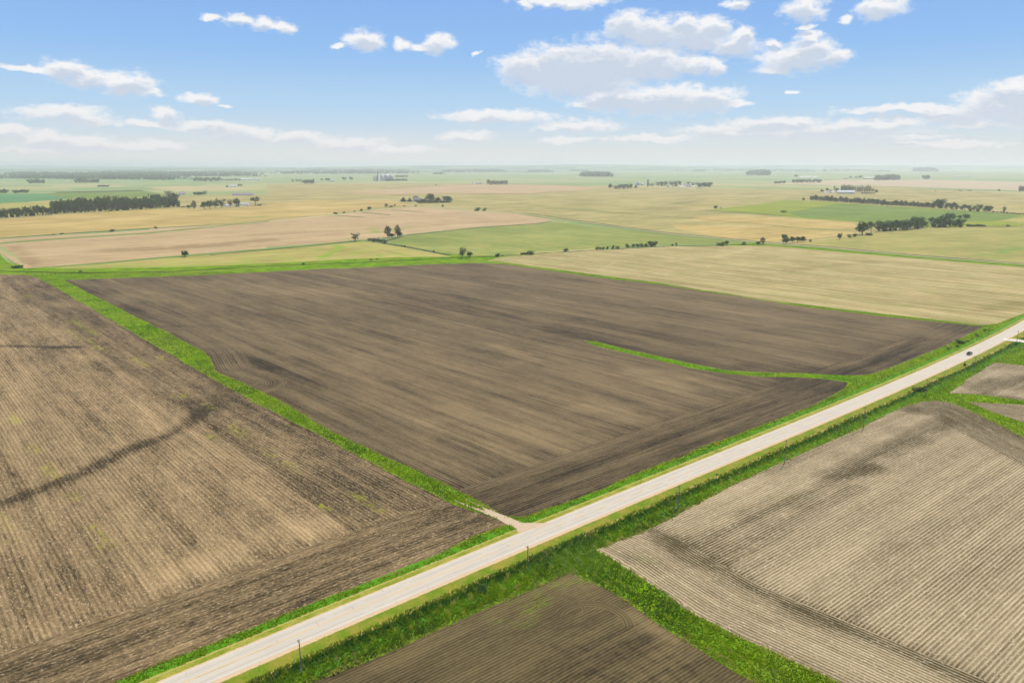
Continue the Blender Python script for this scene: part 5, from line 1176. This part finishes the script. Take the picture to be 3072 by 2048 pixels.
gable('X5', 1452, 310, 108, 24, 'long low white shed in front of the silo farm barns', .3, 0, roof=.5, nwin=4, name='shed', cat='shed')
gable('X5', 1508, 302, 72, 58, 'white barn with faded pink wall, left of the two tall barns', .6, math.radians(15), M_whitewall, M_pinkroof, roof=.55, nwin=2)
gable('X5', 1590, 300, 58, 62, 'white barn with bright gable, right of the two tall barns', .7, math.radians(65), roof=.5, nwin=2)
gable('X5', 1662, 302, 76, 18, 'low white garage right of the two tall barns', .4, 0, roof=.4, nwin=2, name='garage', cat='garage')
gable('B', 1872, 241, 58, 18, 'white farm building with red roof at the far tower farm', .4, 0, M_whitewall, M_pinkroof, roof=.5, nwin=3)
gable('B', 575, 216, 40, 14, 'faint white farm building left of the grain bins', .4, 0, nwin=2, name='shed', cat='shed'); gable('A', 2052, 266, 70, 15, 'tiny white-roofed farm above the green left plain', .3, 0, nwin=3, name='house', cat='house')
for xx, ww, lb in ((2150, 60, 'leftmost'), (2210, 50, 'middle'), (2270, 40, 'rightmost')): gable('A', xx, 207, ww, 13, lb + ' of the three hazy white sheds at the left village', .4, 0, nwin=2, name='shed', cat='shed')
gable('A', 585, 226, 34, 10, 'tiny white shed between the far copses at left', .4, 0, nwin=1, name='shed', cat='shed')
gable('D', 452, 183, 150, 9, 'very long white livestock building far off at right', .12, 0, nwin=4, name='livestock_building', cat='barn'); gable('D', 992, 196, 100, 14, 'far shed with white roof and red wall beside the mound wood', .2, 0, M_redwall, M_whiteroof, nwin=3, name='shed', cat='shed')
gable('D', 785, 197, 40, 8, 'tiny red shed left of the red-walled far shed', .4, 0, M_redwall, M_greyroof, nwin=1, name='shed', cat='shed')
gable('D', 1766, 180, 78, 8, 'left one of the two far white poultry houses', .12, 0, nwin=3, name='poultry_house', cat='barn'); gable('D', 1850, 180, 64, 8, 'right one of the two far white poultry houses', .12, 0, nwin=3, name='poultry_house', cat='barn')
def cyl_thing(view, x, y, w, h, label, name, cat, roof='cone', bodym=None, roofm=None, rf=.22):
    p, s = ground3(view, x, y); R_m = w * s / 2; H_ = h * s; eh = H_ * (1 - rf)
    o = empty(name, p, 0, label, cat)
    child('shell', lathe('shell', [(R_m, -.5), (R_m, eh)], bodym or M_galv, 24), o)
    rings = [(R_m * 1.004, 0)]
    if roof == 'cone': pr = [(R_m * 1.04, eh - .1), (R_m * .12, H_ * .985), (R_m * .12, H_)]
    else: pr = [(R_m * 1.03 * math.cos(a), eh + (H_ - eh) * math.sin(a)) for a in np.linspace(0, 1.45, 7)]
    child('roof', lathe('roof', pr, roofm or M_whiteroof, 24), o)
    for k in range(5): child('hoop', lathe('hoop', [(R_m * 1.015, eh * (.15 + .17 * k)), (R_m * 1.015, eh * (.15 + .17 * k) + H_ * .012)], M_galv, 24, cap=False), o)
    return o
cyl_thing('X5', 843, 291, 34, 132, 'tall grey concrete silo with pale dome at the silo farm', 'silo', 'silo', 'dome', M_conc, M_whiteroof, .12)
cyl_thing('X5', 672, 276, 72, 80, 'wide white-roofed grain bin left of the tall grey silo', 'grain_bin', 'grain bin', rf=.4); cyl_thing('X5', 745, 272, 60, 38, 'low pale tank between the wide bin and the grey silo', 'storage_tank', 'tank', 'dome', M_whitewall, M_whiteroof, .4)
cyl_thing('B', 1820, 246, 9, 30, 'slim white silo at the far tower farm', 'silo', 'silo', 'dome', M_whitewall, M_whiteroof, .15)
cyl_thing('X8', 545, 464, 96, 190, 'slender pale grain bin under the dark leg tower', 'grain_bin', 'grain bin', rf=.10); cyl_thing('X8', 460, 462, 64, 180, 'hazy pale bin furthest left of the elevator bins', 'grain_bin', 'grain bin', rf=.06, bodym=M_tanwall)
cyl_thing('X8', 712, 460, 112, 218, 'wide grey grain bin left of the largest bin', 'grain_bin', 'grain bin', rf=.22); cyl_thing('X8', 862, 458, 176, 232, 'largest grain bin with bright cone roof', 'grain_bin', 'grain bin', rf=.26); cyl_thing('X8', 1022, 458, 136, 214, 'rightmost wide grain bin of the elevator', 'grain_bin', 'grain bin', rf=.22)
p, s = ground3('X8', 572, 466)
leg = empty('elevator_leg', p, 0, 'tall dark elevator leg tower above the grain bins', 'tower')
child('tower', boxes('tower', [(-13 * s, 13 * s, -13 * s, 13 * s, -1, 262 * s)], M_tower), leg); child('head_house', boxes('head_house', [(-20 * s, 20 * s, -18 * s, 18 * s, 262 * s, 284 * s)], M_tower), leg)
for k, (x1, z1) in enumerate(((150, 215), (290, 230), (440, 212))): 
    q = mk('spout', [(0, 0, 255 * s), (0, 0, 259 * s), (x1 * s, 0, z1 * s), (x1 * s, 0, (z1 + 4) * s), (0, 2, 255 * s), (0, 2, 259 * s), (x1 * s, 2, z1 * s), (x1 * s, 2, (z1 + 4) * s)], [(0, 2, 3, 1), (4, 5, 7, 6), (1, 3, 7, 5), (0, 4, 6, 2)], M_galv); child('spout', q, leg)

# ------------------------------------------------------------------ utility poles, signs
M_pole = plain('weathered_pole', (0.20, 0.17, 0.14), 0.9, var=0.2, sc=3); M_ins = plain('grey_insulator', (0.35, 0.36, 0.36), 0.4)
pole = empty('utility_pole', (0, 0, 0))
child('pole', lathe('pole', [(.17, -1.0), (.15, 3), (.11, 9.9)], M_pole, 10), pole)
child('crossarm', boxes('crossarm', [(-.75, .75, .12, .22, 9.15, 9.28)], M_pole), pole)
for x in (-.65, .65): child('insulator', boxes('insulator', [(x - .06, x + .06, .11, .23, 9.28, 9.48)], M_ins), pole)
child('guard_band', lathe('guard_band', [(.185, 1.2), (.18, 2.2)], M_ins, 10, cap=False), pole)
POL = [((905, 2025), 'nearest wooden utility pole, at the bottom edge beside the road'), ((1583, 1718), 'wooden utility pole opposite the dirt field entrance'), ((2034, 1527), 'wooden utility pole nearest the edge of the pale row field corner'), ((2353, 1391), 'wooden utility pole midway along the pale row field'),
       ((2589, 1285), 'wooden utility pole just before the ditches meet'), ((2777, 1184), 'faint utility pole beside the dark shrub where ditches meet'), ((2921, 1116), 'utility pole below the pickup truck'), ((3050, 1027), 'farthest utility pole, standing at the white driveway')]
for k, ((x, y), lb) in enumerate(POL):
    o = pole if k == 0 else copy_tree(pole)
    p, s = ground3('N', x, y); o.location = (p.x, p.y, .0); o.rotation_euler.z = ROADDIR + math.pi / 2 + TR.uniform(-.1, .1)
    o.scale = (1, 1, [1.0, .93, .93, 1.08, 1.1, .9, 1.0, .85][k]); tag(o, lb, 'utility pole', 'utility poles along the road')
M_yellow = plain('yellow_sign_face', (0.85, 0.42, 0.02), 0.4, var=0.05); M_post = plain('steel_post', (0.22, 0.23, 0.2), 0.6, 0.3); M_signback = plain('sign_back', (0.22, 0.26, 0.24), 0.5, 0.3); M_white = plain('white_sign', (0.8, 0.8, 0.8), 0.5)
def sign(view, x, y, H_, w, label, kind, facing, mat):
    p, s = ground3(view, x, y); o = empty('road_sign', (p.x, p.y, .05), facing, label, 'road sign')
    child('post', boxes('post', [(-.04, .04, -.04, .04, -.3, H_)], M_post), o)
    c = H_ - w * .55
    if kind == 'diamond':
        r = w * .7; v = [(-r, -.05, c), (0, -.05, c - r), (r, -.05, c), (0, -.05, c + r)]; v2 = [(a, -.08, d) for a, _, d in v]
        child('panel', mk('panel', v + v2, [(0, 1, 2, 3), (7, 6, 5, 4), (0, 4, 5, 1), (1, 5, 6, 2), (2, 6, 7, 3), (3, 7, 4, 0)], mat), o)
    else: child('panel', boxes('panel', [(-w / 2, w / 2, -.08, -.05, H_ - w * .8, H_)], mat), o)
    return o
sign('N', 2151, 1350, 3.6, 1.25, 'yellow diamond warning sign on the far verge of the road', 'diamond', math.radians(-20), M_yellow)
sign('N', 2149, 1440, 2.8, .9, 'grey sign seen from behind on the near verge by the dry strip', 'box', ROADDIR + math.pi / 2, M_signback)
sign('N', 2787, 1082, 2.2, .5, 'thin post with a small plate on the far verge left of the pickup truck', 'box', math.radians(30), M_signback)
sign('N', 2796, 1060, 1.0, .8, 'small white marker plate in the far verge grass left of the pickup truck', 'box', math.radians(0), M_white)
sign('N', 2744, 1171, .9, .8, 'small white culvert marker next to the dark ditch shrub', 'box', math.radians(0), M_white)

# ------------------------------------------------------------------ pickup truck
M_paint = plain('dark_car_paint', (0.018, 0.020, 0.028), 0.25, 0.0, var=0.0, spec=0.6); M_tyre = plain('tyre_rubber', (0.02, 0.02, 0.02), 0.9, var=0.0); M_rim = plain('wheel_rim', (0.5, 0.5, 0.52), 0.3, 0.8, var=0.0)
M_chrome = plain('bright_metal', (0.62, 0.64, 0.66), 0.25, 0.7, var=0.0); M_lamp = plain('lamp_lens', (0.8, 0.8, 0.78), 0.1, var=0.0); M_tail = plain('red_lens', (0.4, 0.02, 0.02), 0.2, var=0.0); M_bedl = plain('bed_liner', (0.03, 0.03, 0.03), 0.8, var=0.0); M_win = plain('car_glass', (0.05, 0.06, 0.07), 0.05, var=0.0, spec=0.8)
def prism(name, outline, y0, y1, mat, taper=0.0, zt=1.2):
    """side outline (x,z) extruded across y, narrowing above zt"""
    n = len(outline); vs = []
    for side in (y0, y1):
        for (x, z) in outline:
            f = 1 - taper * max(0, z - zt); vs.append((x, side * f, z))
    fs = [tuple(range(n - 1, -1, -1)), tuple(range(n, 2 * n))] + [(i, (i + 1) % n, n + (i + 1) % n, n + i) for i in range(n)]
    me = mk(name, vs, fs, mat); bm = bmesh.new(); bm.from_mesh(me); bmesh.ops.recalc_face_normals(bm, faces=bm.faces)
    bmesh.ops.bevel(bm, geom=list(bm.edges), offset=.035, segments=2, affect='EDGES'); bm.to_mesh(me); bm.free(); return me
def pickup():
    p, s = ground3('N', 2897, 1064)
    q = np.array([p.x, p.y]); off = road_off(q[None])[0]
    i = np.linalg.norm(ROADC - q, axis=1).argmin(); c = ROADC[i] + (_t[min(i, len(_t) - 1)] @ (q - ROADC[i])) * _t[min(i, len(_t) - 1)]
    q = c + ROADN[i] * -2.3
    t_ = empty('pickup_truck', (q[0], q[1], .56 + float(lift(q, 4))), math.atan2(_t[i][1], _t[i][0]), 'dark pickup truck with open bed driving along the pale concrete road', 'pickup truck')
    # x forward, length 5.9
    child('body', prism('body', [(-2.95, .50), (-2.95, 1.05), (-1.1, 1.08), (.95, 1.10), (1.3, 1.12), (2.75, 1.02), (2.95, .85), (2.95, .48), (2.3, .42), (-2.3, .42)], -.98, .98, M_paint), t_)
    cab = child('cab', prism('cab', [(-1.05, 1.06), (-.88, 1.78), (-.55, 1.86), (.55, 1.86), (.80, 1.76), (1.42, 1.10)], -.90, .90, M_paint, .16, 1.1), t_)
    child('windscreen', mk('windscreen', [(.86, -.70, 1.72), (.86, .70, 1.72), (1.40, .82, 1.16), (1.40, -.82, 1.16)], [(0, 3, 2, 1)], M_win), cab).location = (.04, 0, .03)
    child('rear_window', boxes('rear_window', [(-1.03, -.96, -.62, .62, 1.25, 1.66)], M_win), cab)
    for sy in (-1, 1):
        w = child('side_window', mk('side_window', [(-.85, sy * .895, 1.22), (.95, sy * .895, 1.22), (.62, sy * .825, 1.70), (-.74, sy * .825, 1.70)], [(0, 1, 2, 3) if sy < 0 else (3, 2, 1, 0)], M_win), cab); w.location = (0, sy * .012, 0)
    for sy in (-1, 1): child('bed_side', boxes('bed_side', [(-2.93, -1.1, min(sy * .97, sy * .84), max(sy * .97, sy * .84), 1.05, 1.42)], M_paint), t_)
    for sy in (-1, 1): child('bed_rail', boxes('bed_rail', [(-2.93, -1.1, min(sy * .98, sy * .83), max(sy * .98, sy * .83), 1.425, 1.46)], M_chrome), t_)
    child('tailgate', boxes('tailgate', [(-2.97, -2.86, -.83, .83, .72, 1.42)], M_paint), t_); child('bed_floor', boxes('bed_floor', [(-2.85, -1.12, -.83, .83, 1.06, 1.10)], M_bedl), t_)
    child('front_bumper', boxes('front_bumper', [(2.93, 3.05, -.92, .92, .45, .68)], M_chrome), t_); child('rear_bumper', boxes('rear_bumper', [(-3.08, -2.96, -.92, .92, .46, .66)], M_chrome), t_)
    child('grille', boxes('grille', [(2.93, 2.98, -.50, .50, .70, .96)], M_bedl), t_)
    for sy in (-1, 1):
        child('headlight', boxes('headlight', [(2.90, 2.97, sy * .75 - .16, sy * .75 + .16, .76, .96)], M_lamp), t_); child('tail_light', boxes('tail_light', [(-2.985, -2.94, sy * .91 - .06, sy * .91 + .06, .85, 1.25)], M_tail), t_)
        child('mirror', boxes('mirror', [(.75, .95, sy * 1.08 - .10, sy * 1.08 + .10, 1.22, 1.42)], M_paint), t_)
    for x in (-1.85, 1.85):
        for sy in (-1, 1):
            w = child('wheel', lathe('wheel', [(.05, -.13), (.38, -.13), (.40, -.08), (.40, .08), (.38, .13), (.05, .13)], M_tyre, 20), t_); w.rotation_euler = (math.pi / 2, 0, 0); w.location = (x, sy * .88, .40)
            child('rim', lathe('rim', [(.24, -.145), (.24, .145), (.05, .15)], M_rim, 16), w)
pickup()

# ------------------------------------------------------------------ air
def haze():
    m = bpy.data.materials.new('haze_air'); m.use_nodes = True; t = m.node_tree
    for n in list(t.nodes): t.nodes.remove(n)
    pv = t.nodes.new('ShaderNodeVolumePrincipled'); pv.inputs['Color'].default_value = (0.94, 0.965, 0.99, 1); pv.inputs['Density'].default_value = HAZE; pv.inputs['Anisotropy'].default_value = 0.3
    out = t.nodes.new('ShaderNodeOutputMaterial'); t.links.new(pv.outputs[0], out.inputs['Volume'])
    me = mk('haze', boxv(-46000, 46000, -45500, 46000, -3.5, 190), BF, m)
    o = bpy.data.objects.new('haze', me); COL.objects.link(o); o['kind'] = 'stuff'; tag(o, 'pale blue summer haze over the plain', 'haze')
HAZE = 6.8e-5
haze()
